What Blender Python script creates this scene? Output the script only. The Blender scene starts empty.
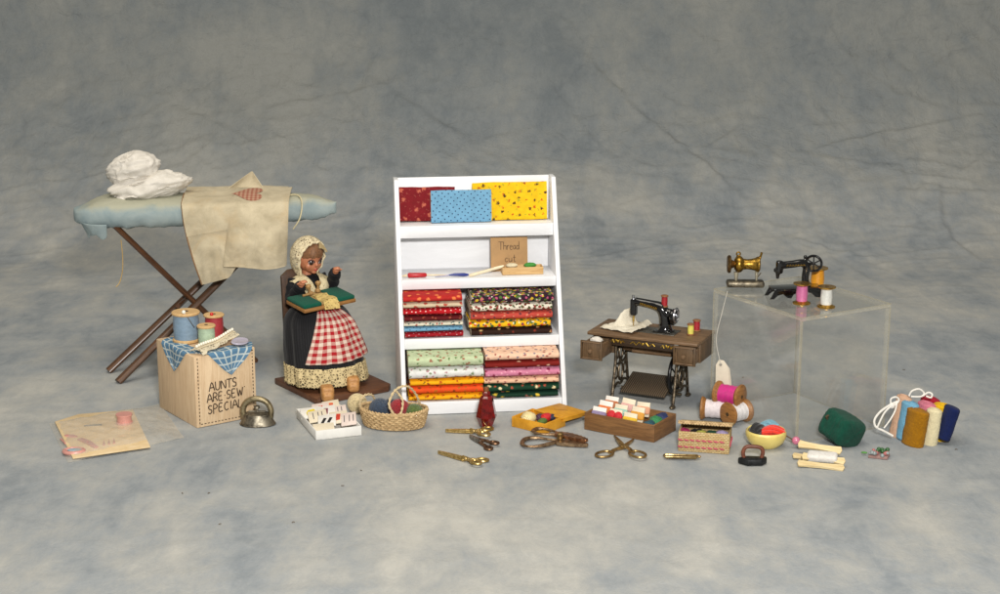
import bpy, bmesh, math, random
import numpy as np
from mathutils import Vector, Matrix, noise as mnoise
R = math.radians
PI = math.pi
sc = bpy.context.scene
col = sc.collection
sc.unit_settings.system = 'METRIC'
sc.unit_settings.scale_length = 0.01          # one unit is one centimetre
sc.unit_settings.length_unit = 'CENTIMETERS'
rnd = random.Random(7)

# ------------------------------------------------------------------ camera
CAM_H, PITCH, FPX = 33.0, R(13.6), 1660.0
cd = bpy.data.cameras.new('camera'); cam = bpy.data.objects.new('camera', cd); col.objects.link(cam)
cam.location = (0, 0, CAM_H); cam.rotation_euler = (PI/2 - PITCH, 0, 0)
cd.sensor_width = 36; cd.lens = 36*FPX/1000; cd.clip_start = 1; cd.clip_end = 2000
sc.camera = cam
cp, sp = math.cos(PITCH), math.sin(PITCH)
def ray(u, v):
    x = (u-500)/FPX; y = -(v-297)/FPX
    return Vector((x, cp + y*sp, -sp + y*cp))
def G(u, v, z=0.0):                # point of the table top (height z) seen at a place in the photograph
    r = ray(u, v); t = (z-CAM_H)/r.z
    return Vector((0, 0, CAM_H)) + r*t
def at(u, v, Y):
    r = ray(u, v); return Vector((0, 0, CAM_H)) + r*(Y/r.y)

# ------------------------------------------------------------------ mesh builder
class MB:
    def __init__(s):
        s.bm = bmesh.new(); s.uv = s.bm.loops.layers.uv.new('UVMap')
    def _xf(s, vs, M):
        if M is not None:
            for v in vs: v.co = M @ v.co
    def box(s, c, d, b=0.0, M=None, rz=0.0, mi=0, seg=2):
        x, y, z = [q/2 for q in d]
        m = Matrix.Translation(Vector(c)) @ Matrix.Rotation(rz, 4, 'Z')
        if M is not None: m = M @ m
        vs = [s.bm.verts.new(m @ Vector((sx*x, sy*y, sz*z))) for sx in (-1, 1) for sy in (-1, 1) for sz in (-1, 1)]
        fs = []
        for idx in ((0,1,3,2), (4,6,7,5), (0,4,5,1), (2,3,7,6), (0,2,6,4), (1,5,7,3)):
            f = s.bm.faces.new([vs[i] for i in idx]); f.material_index = mi; fs.append(f)
        for f in fs:
            n = f.normal
            f.normal_update(); n = f.normal
            for l in f.loops:
                p = m.inverted() @ l.vert.co
                nl = m.inverted().to_3x3() @ n
                a = max(range(3), key=lambda i: abs(nl[i]))
                q = [p[i] for i in range(3) if i != a]
                l[s.uv].uv = q
        if b > 0:
            es = list({e for f in fs for e in f.edges})
            bmesh.ops.bevel(s.bm, geom=es, offset=b, segments=seg, profile=0.5, affect='EDGES', clamp_overlap=True)
        return s
    def grid(s, fn, nu, nv, cu=False, cv=False, mi=0, M=None, us=1.0, vs_=1.0, flip=False):
        NU = nu if cu else nu+1; NV = nv if cv else nv+1
        vv = [[s.bm.verts.new(Vector(fn(i/nu, j/nv)) if M is None else M @ Vector(fn(i/nu, j/nv))) for j in range(NV)] for i in range(NU)]
        for i in range(nu):
            for j in range(nv):
                q = [vv[i][j], vv[(i+1) % NU][j], vv[(i+1) % NU][(j+1) % NV], vv[i][(j+1) % NV]]
                uvq = [(i/nu, j/nv), ((i+1)/nu, j/nv), ((i+1)/nu, (j+1)/nv), (i/nu, (j+1)/nv)]
                if flip: q.reverse(); uvq.reverse()
                try: f = s.bm.faces.new(q)
                except ValueError: continue
                f.material_index = mi
                for l, t in zip(f.loops, uvq): l[s.uv].uv = (t[0]*us, t[1]*vs_)
        return vv
    def tube(s, pts, r, n=10, closed=False, cap=True, mi=0, M=None, flat=1.0):
        P = [Vector(p) for p in pts]; N = len(P)
        rr = r if isinstance(r, (list, tuple)) else [r]*N
        rings = []; up = None
        for i in range(N):
            a = P[(i-1) % N] if (closed or i > 0) else P[i]; b = P[(i+1) % N] if (closed or i < N-1) else P[i]
            t = (b-a).normalized() if (b-a).length > 1e-9 else Vector((0, 0, 1))
            if up is None:
                up = Vector((0, 0, 1)) if abs(t.z) < .9 else Vector((0, 1, 0))
            u = (up - t*up.dot(t))
            if u.length < 1e-6: u = t.orthogonal()
            u.normalize(); w = t.cross(u); up = u
            ring = []
            for k in range(n):
                an = 2*PI*k/n
                p = P[i] + (w*math.cos(an) + u*math.sin(an)*flat)*rr[i]
                ring.append(s.bm.verts.new(p if M is None else M @ p))
            rings.append(ring)
        L = N if closed else N-1
        for i in range(L):
            for k in range(n):
                f = s.bm.faces.new([rings[i][k], rings[i][(k+1) % n], rings[(i+1) % N][(k+1) % n], rings[(i+1) % N][k]])
                f.material_index = mi
                for l, t in zip(f.loops, ((i/L, k/n), (i/L, (k+1)/n), ((i+1)/L, (k+1)/n), ((i+1)/L, k/n))): l[s.uv].uv = t
        if cap and not closed:
            f = s.bm.faces.new(rings[0][::-1]); f.material_index = mi
            f = s.bm.faces.new(rings[-1]); f.material_index = mi
        return s
    def lathe(s, prof, n=24, M=None, mi=0, cap=True, sx=1.0, sy=1.0, wob=None):
        rings = []
        for i, (r, z) in enumerate(prof):
            ring = []
            for k in range(n):
                an = 2*PI*k/n
                q = 1.0 if wob is None else wob(an, i)
                p = Vector((r*q*math.cos(an)*sx, r*q*math.sin(an)*sy, z))
                ring.append(s.bm.verts.new(p if M is None else M @ p))
            rings.append(ring)
        N = len(prof)
        for i in range(N-1):
            for k in range(n):
                f = s.bm.faces.new([rings[i][k], rings[i][(k+1) % n], rings[i+1][(k+1) % n], rings[i+1][k]])
                f.material_index = mi
                for l, t in zip(f.loops, ((k/n, i/(N-1)), ((k+1)/n, i/(N-1)), ((k+1)/n, (i+1)/(N-1)), (k/n, (i+1)/(N-1)))): l[s.uv].uv = t
        if cap:
            if prof[0][0] > 1e-5: s.bm.faces.new(rings[0][::-1]).material_index = mi
            if prof[-1][0] > 1e-5: s.bm.faces.new(rings[-1]).material_index = mi
        return s
    def ell(s, c, r, nu=20, nv=12, M=None, mi=0, disp=None, X=None):
        r = r if isinstance(r, (list, tuple)) else (r, r, r)
        m = Matrix.Translation(Vector(c))
        if X is not None: m = m @ X
        if M is not None: m = M @ m
        top = []
        rings = []
        for j in range(nv+1):
            th = PI*j/nv
            if j in (0, nv):
                d = Vector((0, 0, 1 if j == 0 else -1)); q = 1 if disp is None else disp(d)
                rings.append([s.bm.verts.new(m @ Vector((0, 0, d.z*r[2]*q)))]); continue
            ring = []
            for k in range(nu):
                ph = 2*PI*k/nu
                d = Vector((math.sin(th)*math.cos(ph), math.sin(th)*math.sin(ph), math.cos(th)))
                q = 1 if disp is None else disp(d)
                ring.append(s.bm.verts.new(m @ Vector((d.x*r[0]*q, d.y*r[1]*q, d.z*r[2]*q))))
            rings.append(ring)
        for j in range(nv):
            a, b = rings[j], rings[j+1]
            for k in range(nu):
                k2 = (k+1) % nu
                if len(a) == 1: q = [a[0], b[k], b[k2]]
                elif len(b) == 1: q = [a[k], b[0], a[k2]]
                else: q = [a[k], b[k], b[k2], a[k2]]
                f = s.bm.faces.new(q); f.material_index = mi
                for l in f.loops: l[s.uv].uv = (k/nu, j/nv)
        return s
    def prism(s, out, h, M=None, mi=0, b=0.0, z0=0.0):
        vb = [s.bm.verts.new((p[0], p[1], z0)) for p in out]; vt = [s.bm.verts.new((p[0], p[1], z0+h)) for p in out]
        n = len(out); fs = [s.bm.faces.new(vb[::-1]), s.bm.faces.new(vt)]
        for i in range(n): fs.append(s.bm.faces.new([vb[i], vb[(i+1) % n], vt[(i+1) % n], vt[i]]))
        for f in fs:
            f.material_index = mi
            for l in f.loops: l[s.uv].uv = (l.vert.co.x, l.vert.co.y)
        newv = vb+vt
        if b > 0:
            es = list({e for f in fs for e in f.edges})
            r = bmesh.ops.bevel(s.bm, geom=es, offset=b, segments=2, profile=.5, affect='EDGES', clamp_overlap=True)
            newv = list({v for v in (r['verts'] + [v for v in newv if v.is_valid])})
        s._xf(newv, M)
        return s
    def build(s, name, mat, parent=None, loc=(0, 0, 0), rot=(0, 0, 0), smooth=True, ang=38, solid=0.0, sub=0, remesh=0.0, smit=4):
        me = bpy.data.meshes.new(name); bmesh.ops.recalc_face_normals(s.bm, faces=s.bm.faces); s.bm.to_mesh(me); s.bm.free()
        for m in (mat if isinstance(mat, (list, tuple)) else [mat]): me.materials.append(m)
        o = bpy.data.objects.new(name, me); col.objects.link(o)
        o.location = loc; o.rotation_euler = rot
        if solid or sub or remesh:
            if solid:
                d = o.modifiers.new('s', 'SOLIDIFY'); d.thickness = solid; d.offset = 0
            if remesh:
                d = o.modifiers.new('r', 'REMESH'); d.mode = 'VOXEL'; d.voxel_size = remesh
                d = o.modifiers.new('sm', 'SMOOTH'); d.iterations = smit; d.factor = .5
            if sub:
                d = o.modifiers.new('ss', 'SUBSURF'); d.levels = sub; d.render_levels = sub
            dg = bpy.context.evaluated_depsgraph_get()
            m2 = bpy.data.meshes.new_from_object(o.evaluated_get(dg))
            o.modifiers.clear(); old = o.data; o.data = m2; bpy.data.meshes.remove(old); m2.name = name; me = m2
            if len(me.materials) == 0: me.materials.append(mat)
        if smooth:
            me.shade_smooth(); me.set_sharp_from_angle(angle=R(ang))
        if parent: o.parent = parent
        return o

def tag(o, label=None, cat=None, group=None, kind=None):
    if label: o['label'] = label
    if cat: o['category'] = cat
    if group: o['group'] = group
    if kind: o['kind'] = kind
    return o
def thing(name, label, cat, loc=(0, 0, 0), rz=0.0, group=None, rot=None):
    o = bpy.data.objects.new(name, None); col.objects.link(o); o.empty_display_size = .5
    o.location = loc; o.rotation_euler = rot if rot else (0, 0, rz)
    return tag(o, label, cat, group)
def lab(o, text): o['label'] = text; return o
def Tm(*a): return Matrix.Translation(Vector(a))
def Rm(a, ax): return Matrix.Rotation(a, 4, ax)
def lookz(p, q):          # matrix whose z runs from p to q
    d = (Vector(q)-Vector(p)); return Tm(*p) @ d.to_track_quat('Z', 'Y').to_matrix().to_4x4()
def spline(pts, n=8, closed=False):
    P = [Vector(p) for p in pts]; N = len(P); out = []
    rng = N if closed else N-1
    for i in range(rng):
        p0 = P[(i-1) % N] if (closed or i > 0) else P[0]; p1 = P[i]; p2 = P[(i+1) % N]
        p3 = P[(i+2) % N] if (closed or i+2 < N) else P[-1]
        for k in range(n):
            t = k/n
            out.append(.5*((2*p1) + (p2-p0)*t + (2*p0-5*p1+4*p2-p3)*t*t + (3*p1-p0-3*p2+p3)*t**3))
    if not closed: out.append(P[-1])
    return out
def fbm(p, o=4, seed=0.0):
    return mnoise.fractal(Vector(p)+Vector((seed*13.1, seed*7.7, seed*3.3)), 1.0, 2.0, o)
def sm(a, b, x):
    t = max(0, min(1, (x-a)/(b-a))); return t*t*(3-2*t)

# ------------------------------------------------------------------ materials
MATS = {}
def lin(c):
    return tuple((x/12.92 if x <= .04045 else ((x+.055)/1.055)**2.4) for x in c)
def hexc(h):
    h = h.lstrip('#'); return lin([int(h[i:i+2], 16)/255 for i in (0, 2, 4)])
def rgba(c): return (c[0], c[1], c[2], 1)
class NT:
    def __init__(s, name):
        s.m = bpy.data.materials.new(name); s.m.use_nodes = True; s.t = s.m.node_tree; s.n = s.t.nodes; s.b = s.n['Principled BSDF']; s.out = s.n['Material Output']
    def add(s, t, **k):
        x = s.n.new(t)
        for a, v in k.items(): setattr(x, a, v)
        return x
    def ln(s, a, b): s.t.links.new(a, b)
    def coord(s, which='Object', scale=(1, 1, 1), rot=(0, 0, 0), loc=(0, 0, 0)):
        tc = s.add('ShaderNodeTexCoord'); mp = s.add('ShaderNodeMapping'); mp.inputs['Scale'].default_value = scale
        mp.inputs['Rotation'].default_value = rot; mp.inputs['Location'].default_value = loc
        s.ln(tc.outputs[which], mp.inputs['Vector']); return mp.outputs['Vector']
    def noise(s, vec, scale, detail=5, rough=.55, dist=0):
        n = s.add('ShaderNodeTexNoise'); n.inputs['Scale'].default_value = scale; n.inputs['Detail'].default_value = detail
        n.inputs['Roughness'].default_value = rough; n.inputs['Distortion'].default_value = dist
        if vec is not None: s.ln(vec, n.inputs['Vector'])
        return n.outputs['Fac']
    def ramp(s, fac, stops):
        r = s.add('ShaderNodeValToRGB'); e = r.color_ramp.elements
        while len(e) < len(stops): e.new(.5)
        for i, (p, c) in enumerate(stops): e[i].position = p; e[i].color = rgba(c)
        s.ln(fac, r.inputs['Fac']); return r.outputs['Color']
    def mix(s, fac, a, b, bt='MIX'):
        x = s.add('ShaderNodeMix', data_type='RGBA', blend_type=bt)
        if isinstance(fac, (int, float)): x.inputs[0].default_value = fac
        else: s.ln(fac, x.inputs[0])
        for sock, q in ((x.inputs[6], a), (x.inputs[7], b)):
            if isinstance(q, (tuple, list)): sock.default_value = rgba(q)
            else: s.ln(q, sock)
        return x.outputs[2]
    def math(s, op, a, b=None, c=None):
        x = s.add('ShaderNodeMath', operation=op)
        for i, q in enumerate((a, b, c)):
            if q is None: continue
            if isinstance(q, (int, float)): x.inputs[i].default_value = q
            else: s.ln(q, x.inputs[i])
        return x.outputs[0]
    def bump(s, h, strength=.3, dist=.05):
        b = s.add('ShaderNodeBump'); b.inputs['Strength'].default_value = strength; b.inputs['Distance'].default_value = dist
        s.ln(h, b.inputs['Height']); s.ln(b.outputs['Normal'], s.b.inputs['Normal']); return b
    def setb(s, **k):
        for a, v in k.items(): s.b.inputs[a.replace('_', ' ')].default_value = v
def mat(name, c, rough=.6, metal=0.0, var=.18, vs=1.5, bump=.15, bs=18, bd=.03, c2=None, stretch=(1, 1, 1), spec=.5, coat=0, sheen=0, subs=0):
    if name in MATS: return MATS[name]
    if isinstance(c, str): c = hexc(c)
    if isinstance(c2, str): c2 = hexc(c2)
    t = NT(name); v = t.coord('Object', stretch)
    d = tuple(x*(1-var) for x in c); l = c2 if c2 else tuple(min(1, x*(1+var)) for x in c)
    n1 = t.noise(v, vs, 6, .6, .4)
    t.ln(t.ramp(n1, [(.32, d), (.68, l)]), t.b.inputs['Base Color'])
    rr = t.math('MULTIPLY_ADD', n1, .22, rough-.11); t.ln(rr, t.b.inputs['Roughness'])
    t.setb(Metallic=metal, Specular_IOR_Level=spec, Coat_Weight=coat)
    if sheen: t.setb(Sheen_Weight=sheen, Sheen_Roughness=.5)
    if bump: t.bump(t.noise(v, bs, 5, .6), bump, bd)
    MATS[name] = t.m; return t.m
def wood(name, c1, c2, rough=.5, axis='X', sc_=1.0, coat=0.0, bump=.2):
    if name in MATS: return MATS[name]
    if isinstance(c1, str): c1 = hexc(c1)
    if isinstance(c2, str): c2 = hexc(c2)
    t = NT(name); st = {'X': (.35, 4, 4), 'Y': (4, .35, 4), 'Z': (4, 4, .35)}[axis]
    v = t.coord('Object', tuple(q*sc_ for q in st))
    n1 = t.noise(v, 1.6, 7, .62, 1.2); n2 = t.noise(v, 9, 4, .6, .3)
    f = t.math('ADD', t.math('MULTIPLY', n1, .7), t.math('MULTIPLY', n2, .3))
    t.ln(t.ramp(f, [(.36, c1), (.62, c2)]), t.b.inputs['Base Color'])
    t.ln(t.math('MULTIPLY_ADD', n2, .25, rough-.12), t.b.inputs['Roughness'])
    t.setb(Coat_Weight=coat, Coat_Roughness=.2)
    t.bump(n2, bump, .02); MATS[name] = t.m; return t.m
def metal(name, c1, c2, rough=.3, vs=3.0, bump=.12, bs=14):
    if name in MATS: return MATS[name]
    if isinstance(c1, str): c1 = hexc(c1)
    if isinstance(c2, str): c2 = hexc(c2)
    t = NT(name); v = t.coord('Object'); n1 = t.noise(v, vs, 6, .65, .6)
    t.ln(t.ramp(n1, [(.38, c1), (.6, c2)]), t.b.inputs['Base Color'])
    t.ln(t.math('MULTIPLY_ADD', n1, -.35, rough+.22), t.b.inputs['Roughness'])
    t.setb(Metallic=.92); t.bump(t.noise(v, bs, 4, .6), bump, .03); MATS[name] = t.m; return t.m
def weave_bump(t, vec, s=40, st=.25, extra=None):
    w1 = t.add('ShaderNodeTexWave'); w1.bands_direction = 'X'; w1.inputs['Scale'].default_value = s; w1.inputs['Distortion'].default_value = 1.0; t.ln(vec, w1.inputs['Vector'])
    w2 = t.add('ShaderNodeTexWave'); w2.bands_direction = 'Z'; w2.inputs['Scale'].default_value = s; w2.inputs['Distortion'].default_value = 1.0; t.ln(vec, w2.inputs['Vector'])
    h = t.math('ADD', w1.outputs['Fac'], w2.outputs['Fac'])
    h = t.math('ADD', t.math('MULTIPLY', h, .25), t.noise(vec, 3.5, 4, .6))
    t.bump(h, st, .05)
def cloth(name, c, c2=None, var=.12, vs=.8, st=.3, rough=.85, wv=9, stain=None):
    if name in MATS: return MATS[name]
    if isinstance(c, str): c = hexc(c)
    if isinstance(c2, str): c2 = hexc(c2)
    t = NT(name); v = t.coord('Object')
    d = tuple(x*(1-var) for x in c); l = c2 if c2 else tuple(min(1, x*(1+var)) for x in c)
    n = t.math('ADD', t.math('MULTIPLY', t.noise(v, vs, 5, .6, .5), .75), t.math('MULTIPLY', t.noise(v, 22, 3, .7), .25))
    cc = t.ramp(n, [(.34, d), (.66, l)])
    if stain:
        cc = t.mix(t.math('MULTIPLY', t.ramp(t.noise(v, .35, 4, .6, .8), [(.5, (0, 0, 0)), (.75, (1, 1, 1))]), .7), cc, hexc(stain))
    t.ln(cc, t.b.inputs['Base Color']); t.setb(Roughness=rough, Specular_IOR_Level=.2, Sheen_Weight=.04)
    weave_bump(t, v, wv, st); MATS[name] = t.m; return t.m
def printed(name, base, layers, rough=.8, st=.2, warp=.12):
    """printed cotton: layers = (colour, scale, radius, randomness, offset)"""
    if name in MATS: return MATS[name]
    base = hexc(base) if isinstance(base, str) else base
    t = NT(name); tc = t.add('ShaderNodeTexCoord'); sx_ = t.add('ShaderNodeSeparateXYZ'); t.ln(tc.outputs['UV'], sx_.inputs[0])
    cb = t.add('ShaderNodeCombineXYZ'); oi = t.add('ShaderNodeObjectInfo')
    t.ln(t.math('MULTIPLY_ADD', oi.outputs['Random'], 17.0, sx_.outputs['X']), cb.inputs['X']); t.ln(sx_.outputs['Y'], cb.inputs['Y']); v = cb.outputs[0]
    nz = t.add('ShaderNodeTexNoise'); nz.inputs['Scale'].default_value = 6; nz.inputs['Detail'].default_value = 3; t.ln(v, nz.inputs['Vector'])
    va = t.add('ShaderNodeVectorMath', operation='SUBTRACT'); t.ln(nz.outputs['Color'], va.inputs[0]); va.inputs[1].default_value = (.5, .5, .5)
    vm = t.add('ShaderNodeVectorMath', operation='SCALE'); t.ln(va.outputs[0], vm.inputs[0]); vm.inputs['Scale'].default_value = warp
    vv = t.add('ShaderNodeVectorMath', operation='ADD'); t.ln(v, vv.inputs[0]); t.ln(vm.outputs[0], vv.inputs[1]); wv = vv.outputs[0]
    cc = t.ramp(t.noise(v, 2.5, 5, .6), [(.3, tuple(x*.85 for x in base)), (.7, tuple(min(1, x*1.1) for x in base))])
    for (c, s, r, rn, off) in layers:
        mp = t.add('ShaderNodeMapping'); mp.inputs['Location'].default_value = (off, off*.7, off*.3); mp.inputs['Rotation'].default_value = (0, 0, .62+off); t.ln(wv, mp.inputs['Vector'])
        vo = t.add('ShaderNodeTexVoronoi', voronoi_dimensions='2D'); vo.inputs['Scale'].default_value = s; vo.inputs['Randomness'].default_value = rn; t.ln(mp.outputs[0], vo.inputs['Vector'])
        k = t.ramp(vo.outputs['Distance'], [(max(0, r-.06), (1, 1, 1)), (r+.04, (0, 0, 0))])
        cc = t.mix(k, cc, hexc(c))
    t.ln(cc, t.b.inputs['Base Color']); t.setb(Roughness=rough, Specular_IOR_Level=.25)
    weave_bump(t, tc.outputs['Object'], 12, st); MATS[name] = t.m; return t.m
def gingham(name, c, white, n, soft=.35, rough=.85, line=False):
    if name in MATS: return MATS[name]
    t = NT(name); tc = t.add('ShaderNodeTexCoord'); sx = t.add('ShaderNodeSeparateXYZ'); t.ln(tc.outputs['UV'], sx.inputs[0])
    nz = t.noise(tc.outputs['UV'], 14, 3, .6)
    k = []
    for ax in ('X', 'Y'):
        q = t.math('FRACT', t.math('ADD', t.math('MULTIPLY', sx.outputs[ax], n), t.math('MULTIPLY', nz, .12)))
        k.append(t.math('GREATER_THAN', q, .78 if line else .5))
    f = t.math('MULTIPLY', t.math('ADD', k[0], k[1]), .5)
    if line:
        f = t.math('SUBTRACT', 1.0, t.math('MAXIMUM', k[0], k[1]))
    c = hexc(c); white = hexc(white)
    cc = t.ramp(f, [(0, white), (.5, tuple(a*.6+b*.4 for a, b in zip(c, white))), (1, c)])
    cc = t.mix(t.math('MULTIPLY', t.noise(tc.outputs['UV'], 60, 3, .7), .3), cc, tuple(x*.6 for x in c))
    t.ln(cc, t.b.inputs['Base Color']); t.setb(Roughness=rough, Specular_IOR_Level=.2)
    v = t.coord('Object'); weave_bump(t, v, 14, .25); MATS[name] = t.m; return t.m
def lace(name, c, s=7.0, hole=.16, uv=False):
    if name in MATS: return MATS[name]
    c = hexc(c); t = NT(name); v = t.coord('UV' if uv else 'Object')
    vo = t.add('ShaderNodeTexVoronoi', feature='DISTANCE_TO_EDGE'); vo.inputs['Scale'].default_value = s; t.ln(v, vo.inputs['Vector'])
    v2 = t.noise(v, s*.3, 3, .6)
    thr = t.math('MULTIPLY_ADD', v2, hole*3.2, hole-hole*1.5)
    a = t.math('LESS_THAN', vo.outputs['Distance'], thr)
    al = t.math('MULTIPLY_ADD', a, .93, .07)
    t.ln(al, t.b.inputs['Alpha'])
    t.ln(t.ramp(t.noise(v, s*.6, 4, .6), [(.3, tuple(x*.75 for x in c)), (.7, c)]), t.b.inputs['Base Color'])
    t.setb(Roughness=.85, Specular_IOR_Level=.2); t.bump(vo.outputs['Distance'], .5, .05); MATS[name] = t.m; return t.m
def thread(name, c, axis='Z', s=30.0, rough=.55, v=.35):
    """wound thread: fine ridges round an axis"""
    if name in MATS: return MATS[name]
    c = hexc(c) if isinstance(c, str) else c
    t = NT(name); vec = t.coord('Object')
    w = t.add('ShaderNodeTexWave'); w.bands_direction = axis; w.inputs['Scale'].default_value = s/6.0; w.inputs['Distortion'].default_value = 1.6; w.inputs['Detail'].default_value = 3; t.ln(vec, w.inputs['Vector'])
    f = t.math('ADD', t.math('MULTIPLY', w.outputs['Fac'], .5), t.math('MULTIPLY', t.noise(vec, 5, 4, .6), .5))
    t.ln(t.ramp(f, [(.25, tuple(x*(1-v) for x in c)), (.75, tuple(min(1, x*(1+v)) for x in c))]), t.b.inputs['Base Color'])
    t.setb(Roughness=rough, Sheen_Weight=.05); t.bump(w.outputs['Fac'], .5, .03); MATS[name] = t.m; return t.m
def felt(name, c, v=.25, rough=.95):
    if name in MATS: return MATS[name]
    c = hexc(c) if isinstance(c, str) else c
    t = NT(name); vec = t.coord('Object')
    n = t.math('ADD', t.math('MULTIPLY', t.noise(vec, 3, 5, .7), .5), t.math('MULTIPLY', t.noise(vec, 16, 6, .75), .5))
    t.ln(t.ramp(n, [(.3, tuple(x*(1-v) for x in c)), (.7, tuple(min(1, x*(1+v)) for x in c))]), t.b.inputs['Base Color'])
    t.setb(Roughness=rough, Specular_IOR_Level=.1, Sheen_Weight=.06, Sheen_Roughness=.6); t.bump(t.noise(vec, 20, 6, .8), .6, .08); MATS[name] = t.m; return t.m
def clear(name, tint, glossy=1.0, rough=.04, edge=0.0, edgec=(.8, .78, .7), ior=1.45):
    """thin clear plastic: lets light through, mirrors at grazing angles"""
    if name in MATS: return MATS[name]
    t = NT(name); t.n.remove(t.b)
    tr = t.add('ShaderNodeBsdfTransparent'); tr.inputs['Color'].default_value = rgba(tint)
    gl = t.add('ShaderNodeBsdfGlossy'); gl.inputs['Roughness'].default_value = rough; gl.inputs['Color'].default_value = (.95, .95, .92, 1)
    fr = t.add('ShaderNodeLayerWeight'); fr.inputs['Blend'].default_value = .5
    v = t.coord('Object'); bp = t.add('ShaderNodeBump'); bp.inputs['Strength'].default_value = .08; bp.inputs['Distance'].default_value = .05
    t.ln(t.noise(v, 1.2, 3), bp.inputs['Height']); t.ln(bp.outputs[0], gl.inputs['Normal'])
    sch = t.math('MULTIPLY_ADD', t.math('POWER', fr.outputs['Facing'], 5.0), .9, .04)
    m = t.add('ShaderNodeMixShader'); t.ln(t.math('MULTIPLY', sch, glossy), m.inputs[0]); t.ln(tr.outputs[0], m.inputs[1]); t.ln(gl.outputs[0], m.inputs[2])
    last = m
    if edge > 0:
        df = t.add('ShaderNodeBsdfDiffuse'); df.inputs['Color'].default_value = rgba(edgec)
        sc_ = t.math('MULTIPLY', t.ramp(t.noise(v, 2.2, 5, .6), [(.3, (.6, .6, .6)), (.7, (1, 1, 1))]), edge)
        m2 = t.add('ShaderNodeMixShader'); t.ln(sc_, m2.inputs[0]); t.ln(m.outputs[0], m2.inputs[1]); t.ln(df.outputs[0], m2.inputs[2]); last = m2
    t.ln(last.outputs[0], t.out.inputs['Surface']); MATS[name] = t.m; return t.m

# hand-drawn lettering as pen strokes
FONT = {
 'A': [[(0, 0), (.42, 1), (.85, 0)], [(.12, .38), (.74, .4)]], 'U': [[(0, 1), (.03, .25), (.3, 0), (.6, .2), (.66, 1)]],
 'N': [[(0, 0), (.03, 1), (.66, 0), (.7, 1)]], 'T': [[(0, 1), (.8, .97)], [(.4, 1), (.38, 0)]],
 'S': [[(.6, .88), (.35, 1), (.08, .82), (.2, .56), (.5, .42), (.56, .16), (.3, 0), (0, .12)]],
 'R': [[(0, 0), (.04, 1), (.45, .98), (.6, .76), (.42, .55), (.05, .5)], [(.28, .5), (.66, 0)]],
 'E': [[(.55, 1), (.05, .97), (0, .02), (.56, 0)], [(.03, .52), (.42, .53)]],
 'W': [[(0, 1), (.2, 0), (.44, .7), (.66, 0), (.9, 1)]], 'P': [[(0, -.1), (.05, 1), (.45, .98), (.6, .74), (.4, .5), (.05, .46)]],
 'C': [[(.62, .85), (.38, 1), (.08, .72), (.04, .3), (.3, 0), (.62, .14)]], 'I': [[(.2, 1), (.18, 0)]],
 'L': [[(.04, 1), (0, .02), (.55, 0)]], '.': [[(.1, .45), (.14, .5)]], "'": [[(.1, 1.05), (.13, .98)]],
 'h': [[(0, 1), (0, 0)], [(0, .4), (.25, .55), (.4, .4), (.42, 0)]], 'r': [[(0, .55), (.02, 0)], [(.02, .35), (.2, .55), (.34, .5)]],
 'e': [[(.02, .28), (.4, .32), (.3, .54), (.08, .48), (.02, .2), (.2, 0), (.42, .1)]], 'a': [[(.4, .5), (.15, .52), (.02, .22), (.15, 0), (.36, .2), (.42, .52), (.42, .02)]],
 'd': [[(.4, .45), (.15, .52), (.02, .22), (.15, 0), (.38, .15), (.44, 1.05), (.44, 0)]], 'c': [[(.38, .5), (.15, .52), (.02, .22), (.18, 0), (.4, .1)]],
 'u': [[(0, .55), (.04, .1), (.22, 0), (.38, .2), (.4, .55), (.42, 0)]], 't': [[(.18, .95), (.16, .1), (.34, 0)], [(0, .6), (.38, .62)]],
}
ADV = {'I': .42, '.': .4, "'": .3, 'W': 1.08, 'A': 1.0, 'h': .58, 'r': .46, 'e': .56, 'a': .56, 'd': .6, 'c': .54, 'u': .58, 't': .5}
def write(mb, text, h, fn, r=.02, width=None, seed=1):
    """fn(x, y) -> 3-D point on the surface"""
    rg = random.Random(seed); x = 0; st = []
    for ch in text:
        if ch == ' ': x += .5; continue
        for s_ in FONT[ch]:
            st.append([(x+p[0], p[1]+rg.uniform(-.03, .03)) for p in s_])
        x += ADV.get(ch, .86)
    k = h if width is None else width/x
    for s_ in st:
        pts = [fn(p[0]*k, p[1]*h) for p in s_]
        if len(pts) > 2: pts = spline(pts, 4)
        mb.tube(pts, r, 6)
# ------------------------------------------------------------------ light
w = bpy.data.worlds.new('World'); sc.world = w; w.use_nodes = True
w.node_tree.nodes['Background'].inputs['Color'].default_value = (1.0, .95, .86, 1)
w.node_tree.nodes['Background'].inputs['Strength'].default_value = .2
def area(name, loc, target, sx, sy, power, color):
    l = bpy.data.lights.new(name, 'AREA'); l.shape = 'RECTANGLE'; l.size = sx; l.size_y = sy; l.energy = power; l.color = color
    o = bpy.data.objects.new(name, l); col.objects.link(o); o.location = loc
    o.rotation_euler = (Vector(target)-Vector(loc)).to_track_quat('-Z', 'Y').to_euler(); return o
area('camera_flash', (7, -3, 47), (2, 116, 4), 9, 6, 106000, (1.0, .975, .94))
area('ceiling_light', (-10, 60, 175), (0, 95, 0), 140, 100, 172000, (1.0, .93, .80))
sc.view_settings.view_transform = 'Standard'; sc.view_settings.look = 'None'
sc.view_settings.exposure = .12; sc.view_settings.gamma = 1

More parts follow.
